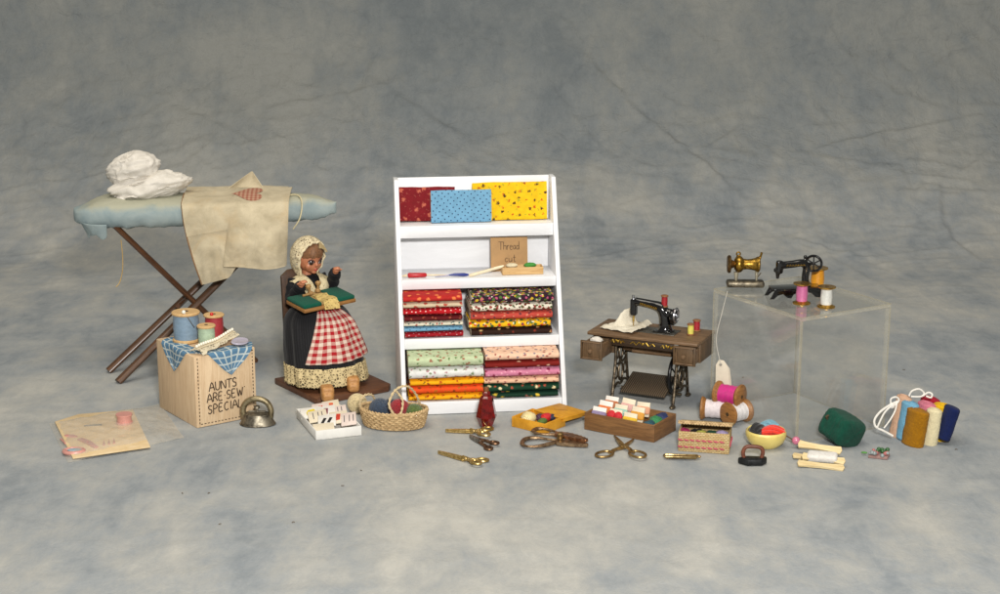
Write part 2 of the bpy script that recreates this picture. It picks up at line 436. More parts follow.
# ------------------------------------------------------------------ the muslin backdrop, swept from table to wall
Y0, RC = 147.0, 42.0
def prof(s):                      # distance along the cloth -> (y, z, normal y, normal z)
    if s <= Y0: return (s, 0.0, 0.0, 1.0)
    a = (s-Y0)/RC; am = R(82)
    if a < am: return (Y0+RC*math.sin(a), RC*(1-math.cos(a)), -math.sin(a), math.cos(a))
    q = s-Y0-RC*am
    return (Y0+RC*math.sin(am)+q*math.cos(am), RC*(1-math.cos(am))+q*math.sin(am), -math.sin(am), math.cos(am))
def pix2s(u, v):                  # where a spot of the photograph falls on the cloth
    r = ray(u, v); o = Vector((0, 0, CAM_H)); lo, hi = 20.0, 400.0
    lo_t, hi_t = 10.0, 400.0
    for _ in range(60):
        t = (lo_t+hi_t)/2; p = o+r*t
        if p.y <= Y0: inside = p.z > 0
        else:
            d = math.hypot(p.y-Y0, p.z-RC); ang = math.atan2(p.y-Y0, RC-p.z)
            inside = d < RC if ang < R(82) else (p.y < prof(Y0+RC*R(82))[0] + (p.z-prof(Y0+RC*R(82))[1])/math.tan(R(82)))
        if inside: lo_t = t
        else: hi_t = t
    p = o+r*lo_t
    if p.y <= Y0: return (p.x, p.y)
    ang = math.atan2(p.y-Y0, RC-p.z)
    if ang < R(82): return (p.x, Y0+RC*ang)
    return (p.x, Y0+RC*R(82)+(p.z-prof(Y0+RC*R(82))[1])/math.sin(R(82)))
xs = np.concatenate([[-150, -120, -95, -80], np.linspace(-66, 66, 430), [80, 95, 120, 150]])
ss = np.concatenate([[5, 30, 45], np.linspace(58, 255, 560), [262, 275, 295]])
XX, SS = np.meshgrid(xs, ss, indexing='ij'); H = np.zeros_like(XX)
def crease(a, b, amp, wd, bend=0):
    a = np.array(pix2s(*a)); b = np.array(pix2s(*b)); d = b-a; L = np.hypot(*d); d = d/L; n = np.array([-d[1], d[0]])
    t = (XX-a[0])*d[0]+(SS-a[1])*d[1]; e = (XX-a[0])*n[0]+(SS-a[1])*n[1] - bend*np.sin(np.clip(t/L, 0, 1)*np.pi) - .12*np.sin(t*.4+a[0]) - .05*np.sin(t*1.3)
    f = np.clip(np.minimum(t, L-t)/(L*.25), 0, 1)
    global H
    H = H + amp*f*(np.exp(-(e/wd)**2) - .6*np.exp(-((e-wd*1.7)/(wd*1.3))**2))
for c in [((545, 25), (762, 212), .17, .42, 1.0), ((790, 156), (1000, 114), .16, .42, .5), ((935, 172), (985, 268), .13, .4, -1.2), ((905, 78), (985, 40), .14, .4, .4),
          ((800, 70), (908, 42), .10, .35, -.3), ((705, 152), (746, 120), .14, .35, 0), ((780, 152), (945, 180), .08, .4, .3), ((860, 75), (965, 112), .10, .4, -.6), ((520, 60), (610, 165), .08, .45, .8),
          ((720, 60), (850, 40), .08, .4, .4), ((640, 10), (730, 60), .09, .5, .6), ((960, 180), (1000, 140), .09, .4, 0), ((330, 60), (470, 150), .09, .5, 1.0),
          ((230, 40), (330, 120), .08, .5, -.8), ((100, 60), (210, 20), .08, .5, .6), ((20, 120), (160, 165), .10, .5, .6), ((250, 110), (420, 70), .08, .5, -1), ((60, 200), (10, 130), .09, .5, .4),
          ((350, 140), (390, 30), .07, .5, .5), ((430, 20), (540, 60), .08, .4, -.5), ((860, 190), (1000, 210), .06, .5, .5), ((420, 110), (520, 180), .07, .4, .4), ((820, 250), (905, 300), .05, .4, .3), ((140, 100), (260, 150), .07, .5, .5)]:
    crease(c[0], c[1], c[2]*1.9, c[3], c[4])
crg = random.Random(21)
for k in range(230):
    u0, v0 = crg.uniform(-40, 1040), crg.uniform(-60, 262); an = crg.choice([R(28), R(-20), R(38), R(-38), R(8), R(65)])+crg.gauss(0, .22); ln_ = crg.uniform(25, 130)
    crease((u0, v0), (u0+ln_*math.cos(an), v0+ln_*math.sin(an)*.8), crg.choice([1, 1, -1])*crg.uniform(.06, .18)*(1 if v0 < 200 else .5), crg.uniform(.26, .42), crg.uniform(-.8, .8))
Hf = H.ravel(); Xf = XX.ravel(); Sf = SS.ravel(); co = np.zeros((len(Xf), 3))
for i in range(len(Xf)):
    x, s = Xf[i], Sf[i]; y, z, ny, nz = prof(s)
    g = sm(134, 165, s)
    h = Hf[i]
    n1 = mnoise.noise(Vector((x*.045+3, s*.075, 1.3)))
    wx = x + 2.5*mnoise.noise(Vector((x*.1, s*.1, 9)))
    rdg = 1-abs(mnoise.noise(Vector((wx*.16+s*.05, s*.34-x*.05, 4.2))))*2
    rd2 = 1-abs(mnoise.noise(Vector((wx*.42, s*.75+x*.2, 8.8))))*2
    h += g*(n1*.9 + .17*max(0, rdg)**3 + .085*max(0, rd2)**3) + (1-g)*(.035*max(0, rdg)**4 + .012*rd2 - .03)
    co[i] = (x, y+ny*h, z+nz*h)
nx_, ns_ = len(xs), len(ss)
me = bpy.data.meshes.new('backdrop')
idx = np.arange(nx_*ns_).reshape(nx_, ns_)
q = np.stack([idx[:-1, :-1], idx[1:, :-1], idx[1:, 1:], idx[:-1, 1:]], -1).reshape(-1, 4)
me.from_pydata(co.tolist(), [], q.tolist()); me.shade_smooth()
bd = bpy.data.objects.new('backdrop', me); col.objects.link(bd); tag(bd, kind='structure')
t = NT('muslin'); v = t.coord('Object'); 
big = t.noise(t.coord('Object', (1, .55, 1)), .028, 4, .6, .7)
mid = t.noise(t.coord('Object', (1, .45, .8), (0, 0, R(20))), .10, 5, .62, .5)
fine = t.noise(t.coord('Object', (1, .5, .55), (0, 0, R(-24))), .36, 7, .72, .2)
f = t.math('ADD', t.math('ADD', t.math('MULTIPLY', big, .37), t.math('MULTIPLY', mid, .32)), t.math('MULTIPLY', fine, .31))
c = t.ramp(f, [(.41, (.245, .273, .300)), (.47, (.335, .357, .371)), (.525, (.415, .42, .404)), (.59, (.525, .515, .472))])
sep = t.add('ShaderNodeSeparateXYZ'); t.ln(v, sep.inputs[0])
veil = t.math('MULTIPLY', t.ramp(t.noise(t.coord('Object', (.7, 1.1, .9), (0, 0, R(14))), .13, 5, .62, .5), [(.5, (0, 0, 0)), (.75, (1, 1, 1))]), .34)
c = t.mix(veil, c, (.58, .565, .51))
# the cloth colour is mixed darker towards its upper end
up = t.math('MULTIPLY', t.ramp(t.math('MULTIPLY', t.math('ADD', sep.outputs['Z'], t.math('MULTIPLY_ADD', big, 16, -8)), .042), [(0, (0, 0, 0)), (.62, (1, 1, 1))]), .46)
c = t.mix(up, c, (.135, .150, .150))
spk = t.noise(v, 5.5, 3, .8)
c = t.mix(t.math('MULTIPLY', spk, .16), c, (.12, .12, .12))
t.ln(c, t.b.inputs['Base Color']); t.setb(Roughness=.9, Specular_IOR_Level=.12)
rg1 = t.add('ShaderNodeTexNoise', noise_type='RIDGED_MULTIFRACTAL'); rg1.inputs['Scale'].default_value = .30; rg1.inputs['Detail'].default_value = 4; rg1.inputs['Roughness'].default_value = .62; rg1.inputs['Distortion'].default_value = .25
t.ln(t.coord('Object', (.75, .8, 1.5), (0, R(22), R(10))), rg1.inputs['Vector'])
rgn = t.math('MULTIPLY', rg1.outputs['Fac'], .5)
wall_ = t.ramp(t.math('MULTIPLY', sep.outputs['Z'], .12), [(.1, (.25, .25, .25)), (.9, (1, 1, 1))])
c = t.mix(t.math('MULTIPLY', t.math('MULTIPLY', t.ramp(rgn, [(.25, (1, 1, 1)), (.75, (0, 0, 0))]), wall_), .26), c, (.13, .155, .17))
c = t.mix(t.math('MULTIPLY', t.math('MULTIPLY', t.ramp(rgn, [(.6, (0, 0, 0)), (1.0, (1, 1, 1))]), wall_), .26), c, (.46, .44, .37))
# streaks of crease shade painted into the colour where the cloth hangs
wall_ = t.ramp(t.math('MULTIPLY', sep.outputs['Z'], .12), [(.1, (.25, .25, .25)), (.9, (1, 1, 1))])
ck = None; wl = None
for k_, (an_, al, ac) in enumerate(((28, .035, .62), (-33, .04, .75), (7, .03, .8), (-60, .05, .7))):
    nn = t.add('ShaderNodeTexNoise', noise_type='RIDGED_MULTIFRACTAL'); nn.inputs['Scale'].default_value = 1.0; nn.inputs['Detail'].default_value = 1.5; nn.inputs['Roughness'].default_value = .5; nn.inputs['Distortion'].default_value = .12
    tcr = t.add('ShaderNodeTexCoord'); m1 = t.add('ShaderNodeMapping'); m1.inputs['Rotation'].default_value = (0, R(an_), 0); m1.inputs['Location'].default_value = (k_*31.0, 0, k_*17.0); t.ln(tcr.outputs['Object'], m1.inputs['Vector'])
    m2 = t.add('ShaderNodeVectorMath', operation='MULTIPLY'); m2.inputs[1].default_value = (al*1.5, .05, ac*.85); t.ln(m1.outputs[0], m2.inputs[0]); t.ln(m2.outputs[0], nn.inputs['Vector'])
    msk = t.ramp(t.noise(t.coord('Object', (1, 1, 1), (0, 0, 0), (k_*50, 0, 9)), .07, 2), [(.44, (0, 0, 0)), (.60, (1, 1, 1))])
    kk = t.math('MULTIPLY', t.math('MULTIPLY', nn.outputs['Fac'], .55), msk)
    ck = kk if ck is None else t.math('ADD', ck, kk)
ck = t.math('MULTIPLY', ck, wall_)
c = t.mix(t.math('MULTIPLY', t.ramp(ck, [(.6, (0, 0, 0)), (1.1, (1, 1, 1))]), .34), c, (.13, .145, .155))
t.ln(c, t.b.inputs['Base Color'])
hb = t.math('ADD', t.math('MULTIPLY', rg1.outputs['Fac'], .55), t.math('ADD', t.math('MULTIPLY', t.noise(t.coord('Object', (1, .6, 1.4), (0, 0, R(15))), .9, 4, .68, .7), .8), t.math('MULTIPLY', t.noise(v, 7, 2, .7), .14)))
hb = t.math('ADD', hb, t.math('MULTIPLY', ck, 1.3))
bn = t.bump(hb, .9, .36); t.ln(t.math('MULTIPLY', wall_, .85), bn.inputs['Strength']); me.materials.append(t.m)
# bits of lint and dirt on the cloth
dk = mat('lint', '#5b4a35', .9, bump=0)
for i, (u, vv_) in enumerate([(183, 494), (208, 494), (221, 524), (292, 523), (344, 486), (362, 471), (742, 378), (905, 370), (955, 450)]):
    p = G(u, vv_, .01); m = MB(); m.tube(spline([(0, 0, .03), (.08, .04, .05), (.16, .0, .03)], 3), .022, 5)
    tag(m.build('lint', dk, None, p, (0, 0, rnd.uniform(0, 6))), 'tiny dark speck of lint lying on the grey backdrop cloth', 'lint', 'specks of lint on the cloth')
m = MB(); a = pix2s(751, 292); b = pix2s(760, 276)
pa, pb = prof(a[1]), prof(b[1])
m.tube(spline([(a[0], pa[0]-.35, pa[1]+.35), ((a[0]+b[0])/2-.1, (pa[0]+pb[0])/2-.4, (pa[1]+pb[1])/2+.4), (b[0], pb[0]-.35, pb[1]+.35)], 4), .05, 6)
tag(m.build('twig', dk), 'thin brown splinter caught on the backdrop behind the sewing machines', 'splinter')

# ------------------------------------------------------------------ white shelf
paint = mat('white_paint', (.78, .785, .80), .45, var=.06, vs=.9, bump=.3, bs=7, stretch=(.25, 1, 1))
SH = thing('display_shelf', 'white painted wooden display shelf with sloping front holding folded fabrics', 'shelf', G(485.5, 414.5), R(7))
SLP = 5.8/14.65; SW, SHH, SD = 5.42, 14.65, 7.0
def yz(x0): return Matrix(((0, 0, 1, x0), (1, 0, 0, 0), (0, 1, 0, 0), (0, 0, 0, 1)))
for s_, x0 in ((-1, -SW), (1, SW-.3)):
    m = MB(); m.prism([(0, 0), (SD, 0), (SD, SHH), (5.75, SHH)], .3, yz(x0), b=.03); m.build('side_panel', paint, SH)
m = MB(); m.box((0, SD-.1, SHH/2), (2*SW-.62, .14, SHH-.06), .02); m.build('back_panel', paint, SH)
SHELVES = [(0.02, .86), (4.04, 4.73), (7.72, 8.39), (10.9, 11.72)]
for z0, z1 in SHELVES:
    yf = SLP*z1
    m = MB(); m.box((0, yf+.16, (z0+z1)/2), (2*SW-.61, .22, z1-z0), .03); m.build('shelf_lip', paint, SH)
    m = MB(); m.box((0, (yf+.28+SD-.18)/2, z1-.14), (2*SW-.61, SD-.18-yf-.28, .2), .015); m.build('shelf_board', paint, SH)
ML = SH.matrix_basis if False else (Tm(*SH.location) @ Rm(R(7), 'Z'))
def inshelf(o, x, y, z, rx=0, ry=0, rz=0):
    o.matrix_world = ML @ Tm(x, y, z) @ Rm(rz, 'Z') @ Rm(ry, 'Y') @ Rm(rx, 'X')
    l, r_, s__ = o.matrix_world.decompose(); o.location = l; o.rotation_euler = r_.to_euler()
P = printed
prints = dict(
 red1=P('print_red_flower', '#76121a', [('#b8604a', 1.3, .17, .6, 0), ('#8a3a34', 3.0, .14, .9, 4)], warp=.35),
 blue=P('print_blue_dot', '#6fa0bf', [('#1e2c50', 3.3, .15, .12, 0)], warp=.0),
 yellow=P('print_yellow_sprig', '#e8b912', [('#4a3018', 1.35, .14, .4, 0), ('#b03418', 1.35, .10, .4, .22), ('#a8a020', 1.7, .11, .7, 5)], warp=.45),
 red2=P('print_brick_red', '#b02420', [('#e07a40', 1.4, .18, .7, 1)], warp=.25),
 rose=P('print_tan_rose', '#cbb99c', [('#b05040', 1.6, .22, .6, 2)], warp=.25),
 reddot=P('print_red_dot', '#b00f1a', [('#f0c8c0', 3.1, .15, .4, 1)], warp=.02),
 maroon=P('print_maroon', '#5c1014', [('#9a5038', 2.2, .14, .9, 3)], warp=.2),
 cream=P('print_cream_sprig', '#d8d2bd', [('#4a6a68', 2.4, .18, .9, 2), ('#a04038', 2.0, .14, .9, 5)], warp=.2),
 crimson=P('print_crimson_dot', '#98121e', [('#e0b0b0', 3.3, .12, .5, 3)], warp=.02),
 plum=P('print_plum_floral', '#2c1224', [('#c9a52a', 2.1, .24, 1, 0), ('#4d6a30', 2.4, .26, 1, 3), ('#b05070', 2.2, .18, 1, 6), ('#e0d8c8', 2.0, .12, 1, 8)], warp=.2),
 ivory=P('print_ivory_floral', '#e2dac8', [('#8a3a30', 2.6, .28, .9, 0), ('#54603a', 2.4, .22, .95, 4), ('#402018', 3.0, .16, .95, 7)], warp=.2),
 coral=P('print_coral', '#b8463a', [('#5a3038', 1.8, .15, .9, 0), ('#d89070', 2.4, .14, .95, 4)], warp=.2),
 gold=P('print_gold_floral', '#e6b414', [('#406030', 2.2, .26, .95, 0), ('#c03020', 1.7, .18, .9, 4), ('#e8e0c0', 2.5, .15, .95, 7), ('#283860', 2.2, .15, .95, 9)], warp=.2),
 brown=P('print_dark_brown', '#2a150d', [('#d0b078', 1.2, .13, .9, 1), ('#803020', 1.5, .12, .9, 4)], warp=.25),
 sage=P('print_sage', '#b9c6a0', [('#9a6850', 1.7, .17, .8, 0), ('#5f7a4a', 1.8, .14, .9, 3)], warp=.3),
 white=P('print_white_rosebud', '#dcdcd8', [('#7a8a68', 1.8, .17, .85, 0), ('#b08088', 1.9, .15, .9, 3)], warp=.3),
 amber=P('print_amber', '#f0a80c', [('#a83810', 1.7, .16, .85, 0), ('#6a5010', 2.0, .12, .9, 3)], warp=.35),
 orange=P('print_orange', '#e4501a', [('#8a3a10', 1.5, .15, .85, 0), ('#a06a18', 2.0, .14, .9, 3)], warp=.35),
 peach=P('print_peach', '#e6c0a4', [('#a05a50', 1.7, .16, .85, 0), ('#6a6a80', 1.5, .12, .9, 3)], warp=.3),
 wine=P('print_wine', '#7a1a14', [('#e8c8a8', 1.1, .12, .85, 0)], warp=.3),
 pink=P('print_pink', '#cf7f9c', [('#8a2848', 1.5, .17, .85, 0), ('#e8a8b8', 2.6, .16, .9, 3)], warp=.3),
 peach2=P('print_pale_peach', '#e2b898', [('#8a5a48', 2.0, .17, .85, 5), ('#a86868', 1.8, .14, .9, 8)], warp=.3),
 green=P('print_dark_green', '#0f3a26', [('#e8d8a8', 1.15, .13, .85, 0), ('#b05038', 1.3, .11, .9, 3)], warp=.3),
 green2=P('print_forest_green', '#0d3222', [('#e0c040', 1.1, .14, .85, 6), ('#c07060', 1.1, .12, .9, 2)], warp=.3))
core = mat('bolt_card', '#b8a888', .9, var=.2)
def bolt(key, label, L, D, T, x, y, z, standing=False, rz=0, tilt=0, layers=False):
    o = thing('fabric_bolt', label, 'fabric', group='folded cotton prints on the shelf')
    m = MB(); sd = rnd.random()*10
    def sec(a):      # rounded flat section of cloth wound round a card
        c_, s_ = math.cos(a), math.sin(a); e = .42
        return (math.copysign(abs(c_)**e, c_)*D/2, math.copysign(abs(s_)**.75, s_)*T/2)
    NA, NX = 28, 20
    def fn(i, j):
        a = 2*PI*j; yy, zz = sec(a); xx = (i-.5)*L
        k = 1+.03*fbm((xx*.8, yy, sd+zz))
        return (xx + .04*fbm((zz*3, yy*2, sd)), yy*k, T/2+zz*(1+.12*fbm((xx*.7, yy*1.5, sd+4))))
    g = m.grid(fn, NX, NA, cv=True, us=1, vs_=1)
    sp_ = [sec(2*PI*k/280) for k in range(281)]; arc = np.concatenate([[0], np.cumsum([math.dist(sp_[k], sp_[k+1]) for k in range(280)])])
    for f_ in m.bm.faces:
        for l_ in f_.loops:
            q_ = l_[m.uv].uv; l_[m.uv].uv = (q_[0]*L, float(np.interp(q_[1], np.linspace(0, 1, 281), arc)))
    m.bm.faces.new(g[0]); m.bm.faces.new(g[-1][::-1])
    p = m.build('cloth_wrap', prints[key], o, ang=50)
    m = MB(); m.box((0, .05, T/2), (L+.03, D*.8, T*.16), .01); m.build('card_core', core, o)
    if layers:      # cut edges of the layers showing at the end
        m = MB()
        for k in (-.3, .02, .3): m.box((-L/2-.012, -.03, T/2+k*T*.9), (.05, D*.86, T*.07))
        m.build('cut_edge', mat('cut_edge', '#c9bda6', .9), o)
    if standing: inshelf(o, x, y, z, R(90)-tilt, 0, rz)
    else: inshelf(o, x, y, z, 0, tilt, rz)
    return o
Z1 = 11.71
bolt('red1', 'dark red flowered fabric standing leftmost on the top shelf', 3.75, 2.3, .28, -3.2, 6.55, Z1+1.14, True, R(-2), R(8))
bolt('yellow', 'bright yellow sprigged fabric standing at the right of the top shelf', 5.05, 2.55, .3, 2.38, 6.45, Z1+1.24, True, R(-1), R(9))
bolt('blue', 'sky blue dotted fabric standing before the red and yellow fabrics', 4.05, 2.16, .28, -.95, 5.95, Z1+1.06, True, 0, R(9))
def stack(rows, x, L, z, ys, D=3.2, layers=False, sc_=1):
    for key, T, dx, label in rows[::-1]:
        bolt(key, label, L+rnd.uniform(-.05, .05), D, T*.985, x+dx, ys(z+T/2)+D/2, z, rz=R(rnd.uniform(-1.2, 1.2)), layers=layers); z += T
yl = lambda z: SLP*4.73+.1
stack([('red2', .46, .0, 'brick red folded fabric on top of the left stack, middle shelf'),
       ('rose', .42, .02, 'tan folded fabric with red roses, second in the left stack'),
       ('reddot', .46, -.02, 'bright red folded fabric with white dots under the tan roses'),
       ('maroon', .42, .0, 'plain looking maroon folded fabric in the left stack of reds'),
       ('cream', .34, .02, 'cream sprigged folded fabric between maroon and pale blue dotted'),
       ('blue', .36, .0, 'pale blue dotted folded fabric in the left stack, middle shelf'),
       ('crimson', .40, .03, 'crimson dotted folded fabric at the bottom of the left stack')], -3.2, 3.85, 4.75, yl)
stack([('plum', .6, .1, 'dark plum floral folded fabric on top of the right stack'),
       ('ivory', .56, .0, 'ivory folded fabric with small red flowers below the plum one'),
       ('coral', .56, .04, 'coral red folded fabric in the right stack, middle shelf'),
       ('gold', .56, -.08, 'golden yellow floral folded fabric with green leaves'),
       ('brown', .5, .06, 'dark brown folded fabric with pale leaves, bottom of right stack')], 1.96, 5.4, 4.75, yl, layers=True)
yl2 = lambda z: SLP*.86+.1
stack([('sage', .82, 0, 'sage green sprigged folded fabric on the bottom shelf'),
       ('white', .78, .02, 'white rosebud print folded fabric below the sage green one'),
       ('amber', .44, .05, 'amber yellow folded fabric lying just above the orange one'),
       ('orange', .56, .03, 'vivid orange folded fabric between two amber yellow fabrics'),
       ('amber', .46, .0, 'amber yellow folded fabric at the bottom below the orange one')], -2.52, 4.85, .88, yl2)
stack([('peach', .6, 0, 'peach folded fabric on top of the right pile, bottom shelf'),
       ('wine', .5, .03, 'wine red folded fabric with pale leaves above the pink one'),
       ('pink', .62, .0, 'rose pink sprigged folded fabric on the bottom shelf'),
       ('peach2', .46, .0, 'pale peach folded fabric between pink and dark green ones'),
       ('green', .54, -.04, 'dark green folded fabric with cream leaves below the peach one'),
       ('green2', .42, -.06, 'forest green folded fabric lowest on the bottom shelf')], 2.48, 4.9, .88, yl2)
# second shelf: tools, thread card, tray
zz = 8.37; yf = SLP*8.39+.45
def rod(name, label, cat, parts, x, y, z, ry=0, rz=0):
    o = thing(name, label, cat)
    for nm, mt, pts, rr in parts:
        m = MB(); m.tube(pts, rr, 10); m.build(nm, mt, o)
    inshelf(o, x, y, z, 0, ry, rz); return o
bone = mat('bone', '#d8c6a4', .5)
rod('crochet_hook', 'small tool with red handle and pale tip on the second shelf', 'tool',
    [('handle', mat('red_plastic', '#b01620', .35, var=.1), [(-.65, 0, 0), (-.55, 0, 0), (.5, 0, 0), (.6, 0, 0)], [.12, .17, .15, .1]),
     ('tip', bone, [(-1.15, 0, -.06), (-.7, 0, 0)], [.03, .1]), ('shaft', bone, [(.55, 0, 0), (1.5, 0, -.03), (2.1, 0, -.06)], [.05, .045, .03])], -4.05, yf+.3, zz+.17)
rod('stitch_awl', 'small tool with dark blue tapered handle beside the red one', 'tool',
    [('handle', mat('blue_plastic', '#27357e', .35, var=.15), [(-.3, 0, 0), (.1, 0, .03), (.75, 0, 0), (1.05, 0, -.02)], [.04, .1, .12, .06]),
     ('shaft', mat('pale_steel', '#8a86a0', .35, metal=.7), [(-1.2, 0, -.08), (-.25, 0, 0)], [.02, .045])], -1.7, yf+.25, zz+.12, R(0), R(3))
o = thing('wooden_tray', 'tiny shallow wooden tray in front of the thread card', 'tray')
tw = wood('pale_box_wood', '#b98d55', '#d7b47c', .6)
for a, b in (((0, -.42, .26), (2.75, .07, .5)), ((0, .42, .26), (2.75, .07, .5)), ((-1.34, 0, .26), (.07, .77, .5)), ((1.34, 0, .26), (.07, .77, .5))):
    m = MB(); m.box(a, b, .01); m.build('tray_side', tw, o)
m = MB(); m.box((0, 0, .04), (2.6, .77, .06)); m.build('tray_bottom', tw, o)
inshelf(o, 3.0, yf+.75, zz)
for cname, cc, x, L in (('cream', '#dccfae', 2.3, .8), ('green', '#3f8f35', 3.55, .85)):
    m = MB(); m.ell((0, 0, 0), (L/2, .28, .16), disp=lambda d: 1+.15*fbm((d.x*3, d.y*3, d.z*3), 3, L))
    p = m.build('thread_hank', thread('hank_'+cname, cc, 'X'), None); inshelf(p, x, yf+.75, zz+.56)
    tag(p, f'small {cname} thread hank heaped in the tiny tray on the shelf', 'thread', 'hanks in the small tray')
o = thing('thread_card', 'brown card with handwritten words Thread cut leaning on shelf back', 'card')
m = MB(); m.box((0, 0, 1.15), (2.5, .06, 2.3), .01); m.build('card', mat('kraft_card', '#b58e60', .8, var=.08), o)
m = MB(); write(m, 'Thread', .52, lambda x, y: (-.72+x, -.045, 1.45+y), .016, 1.45, 2); write(m, 'cut', .5, lambda x, y: (-.3+x, -.045, .62+y), .016, .8, 3)
m.build('handwriting', mat('pencil_ink', '#3c3028', .8, bump=0), o)
inshelf(o, 2.25, yf+1.55, zz, R(-8))
rod('knitting_needle', 'cream wooden stick resting against the small tray on the shelf', 'stick',
    [('stick', mat('cream_wood', '#e2d2b2', .55), [(-1.2, 0, -.3), (-1.1, 0, -.28), (.9, 0, .22), (1.15, 0, .3)], [.06, .11, .1, .05]),
     ('point', mat('stick_point', '#a08060', .6), [(1.12, 0, .29), (1.3, 0, .34)], [.05, .015])], .55, yf+.22, zz+.36, 0, R(2))
# ------------------------------------------------------------------ ironing board
dkwood = wood('dark_leg_wood', '#341d0d', '#664023', .45, 'Z', 1.0, .2)
redwood = wood('red_brown_wood', '#35210f', '#644227', .5, 'Z', 1.0, .2)
C0 = at(208, 199, 115.5); RZ = R(5)
IB = thing('ironing_board', 'miniature wooden ironing board with padded pale blue cover and crossed legs', 'ironing board', (C0.x, C0.y, 0), RZ)
MI = Tm(C0.x, C0.y, 0) @ Rm(RZ, 'Z'); MIi = MI.inverted()
ZT = C0.z
def halfw(x):        # half width of the board along its length (square left end, tapering nose at right)
    a = 2.35
    if x > 1.5: a = 2.35 - 1.75*sm(1.5, 9.4, x)
    if x < -6.2: a *= math.sqrt(max(0, 1-((-6.2-x)/3.12)**2))**.8
    if x > 7.9: a *= math.sqrt(max(0, 1-((x-7.9)/1.12)**2))
    return max(a, .02)
m = MB()
def pad(i, j):
    x = -9.3 + 18.3*(.5-.5*math.cos(PI*i)) ; a = halfw(x); an = 2*PI*j
    c_, s_ = math.cos(an), math.sin(an); th = 1.02 - .22*sm(3, 9, x)
    y = math.copysign(abs(c_)**.62, c_)*a; z = math.copysign(abs(s_)**.8, s_)*th
    if z < 0: z *= 1.28 + .3*max(0, fbm((x*1.4, y*.5, 2)))
    y *= 1 + .02*fbm((x*1.5, z*3, 7)); z += .06*fbm((x*.5, y*.8, 3))
    endp = sm(-7.4, -9.2, x)
    if s_ < .1: z -= endp*.25*(1+.6*fbm((y*3, x*3, 5)))
    z *= 1-.66*sm(-6.9, -9.35, x)**1.6; z -= .35*sm(-6.5, -9.3, x); z *= 1-.55*sm(7.0, 9.0, x)**1.5; z -= .2*sm(6.5, 9, x)
    return (x, y, ZT-.45+z*(1 if z < 0 else .75) + .05*fbm((x*1.2, y*3+z, 11)))
m.grid(pad, 90, 40, cv=True)
t = NT('pale_blue_cover'); v = t.coord('Object'); sp_ = t.add('ShaderNodeSeparateXYZ'); t.ln(v, sp_.inputs[0])
n = t.noise(v, .5, 5, .6, .6); n2 = t.noise(v, 20, 4, .7)
cc = t.ramp(t.math('ADD', t.math('MULTIPLY', n, .8), t.math('MULTIPLY', n2, .2)), [(.34, hexc('#86979b')), (.66, hexc('#a8b4b2'))])
scor = t.ramp(t.math('ADD', t.math('MULTIPLY', sp_.outputs['Z'], 1.0), t.math('MULTIPLY_ADD', n, 1.2, -ZT-.15)), [(.0, (0, 0, 0)), (.45, (1, 1, 1))])
cc = t.mix(t.math('MULTIPLY', scor, .6), cc, hexc('#b3aa88'))
t.ln(cc, t.b.inputs['Base Color']); t.setb(Roughness=.9, Specular_IOR_Level=.15); weave_bump(t, v, 10, .3)
m.build('board_cover', t.m, IB, ang=75)
m = MB()           # gathered cloth hanging under the left end
def gather(i, j):
    an = PI*(.62+.95*i); k = j
    r_ = 1.0-.3*k
    return (-7.1+1.6*math.cos(an)*r_ , -.9+1.6*math.sin(an)*r_, ZT-1.25-1.0*k*(1+.3*fbm((an*1.6, k, 3))) + .1*math.sin(an*9)*k)
m.grid(gather, 40, 8); m.build('gathered_hem', t.m, IB, solid=.1, sub=1)
# underside batten and legs: (top, foot) in world points, given in board coordinates
def leg(name, top, foot, wd, th, mt):
    a, b = MIi @ Vector(top), MIi @ Vector(foot)
    d = (b-a).normalized(); L = (b-a).length
    m = MB(); Mx = lookz(a, b)
    m.tube([(0, 0, 0), (0, 0, L*.5), (0, 0, L)], [wd/2]*3, 12, flat=th/wd)
    o = m.build(name, mt, IB); o.matrix_local = Mx; l, r_, s_ = Mx.decompose(); o.location = l; o.rotation_euler = r_.to_euler(); return o
fA = G(256, 361); fA2 = G(118, 382, .1); fB = G(108.5, 371, .1)
leg('leg', at(114, 225, 113.6), fA, .8, .42, dkwood)
leg('leg', at(243, 258, 117.6), fA2, .66, .5, redwood)
leg('leg', at(238, 248, 118.6), fB, .66, .5, redwood)
m = MB(); m.tube([MIi @ at(178, 306, 113.5), MIi @ at(190, 296, 117.2)], .16, 10); m.build('pivot_rod', dkwood, IB)
m = MB(); m.box((-1.5, 0, ZT-1.25), (12, 1.2, .25), .05); m.build('batten', dkwood, IB)
m = MB(); s0 = MIi @ at(121, 240, 112.3); m.tube(spline([s0, s0+Vector((.05, 0, -1.2)), s0+Vector((-.02, .0, -2.2)), s0+Vector((-.25, 0, -3.0)), s0+Vector((-.5, -.1, -3.3))], 6), .035, 6)
m.build('tie_string', mat('twine', '#b09460', .9), IB)
m = MB(); s0 = MIi @ at(283, 196, 115.6)
m.tube(spline([s0, s0+Vector((1.0, -.35, .12)), s0+Vector((1.35, -1.1, -.3)), s0+Vector((1.2, -1.5, -1.3)), s0+Vector((.7, -1.5, -2.1))], 8), .05, 6); m.build('cover_loop', mat('cream_cord', '#c9bd97', .9), IB)

# ------------------------------------------------------------------ linen garment draped over the board
linen = cloth('linen', '#b5a88c', '#d0c3a6', st=.4, vs=.7, stain='#c0a880', wv=8)
GA = thing('linen_garment', 'beige linen shirt with red heart patch draped over the ironing board', 'garment', (C0.x, C0.y, 0), RZ)
def Lg(u, v_, Y): return MIi @ at(u, v_, Y)
yfr = C0.y-2.55
# body panel: lies across the board and hangs down in front; edges follow the cut of the shirt
top_z = ZT+.5
def ztop(y): return top_z - .5*max(0, (1.6-y)/4.1)**2.4
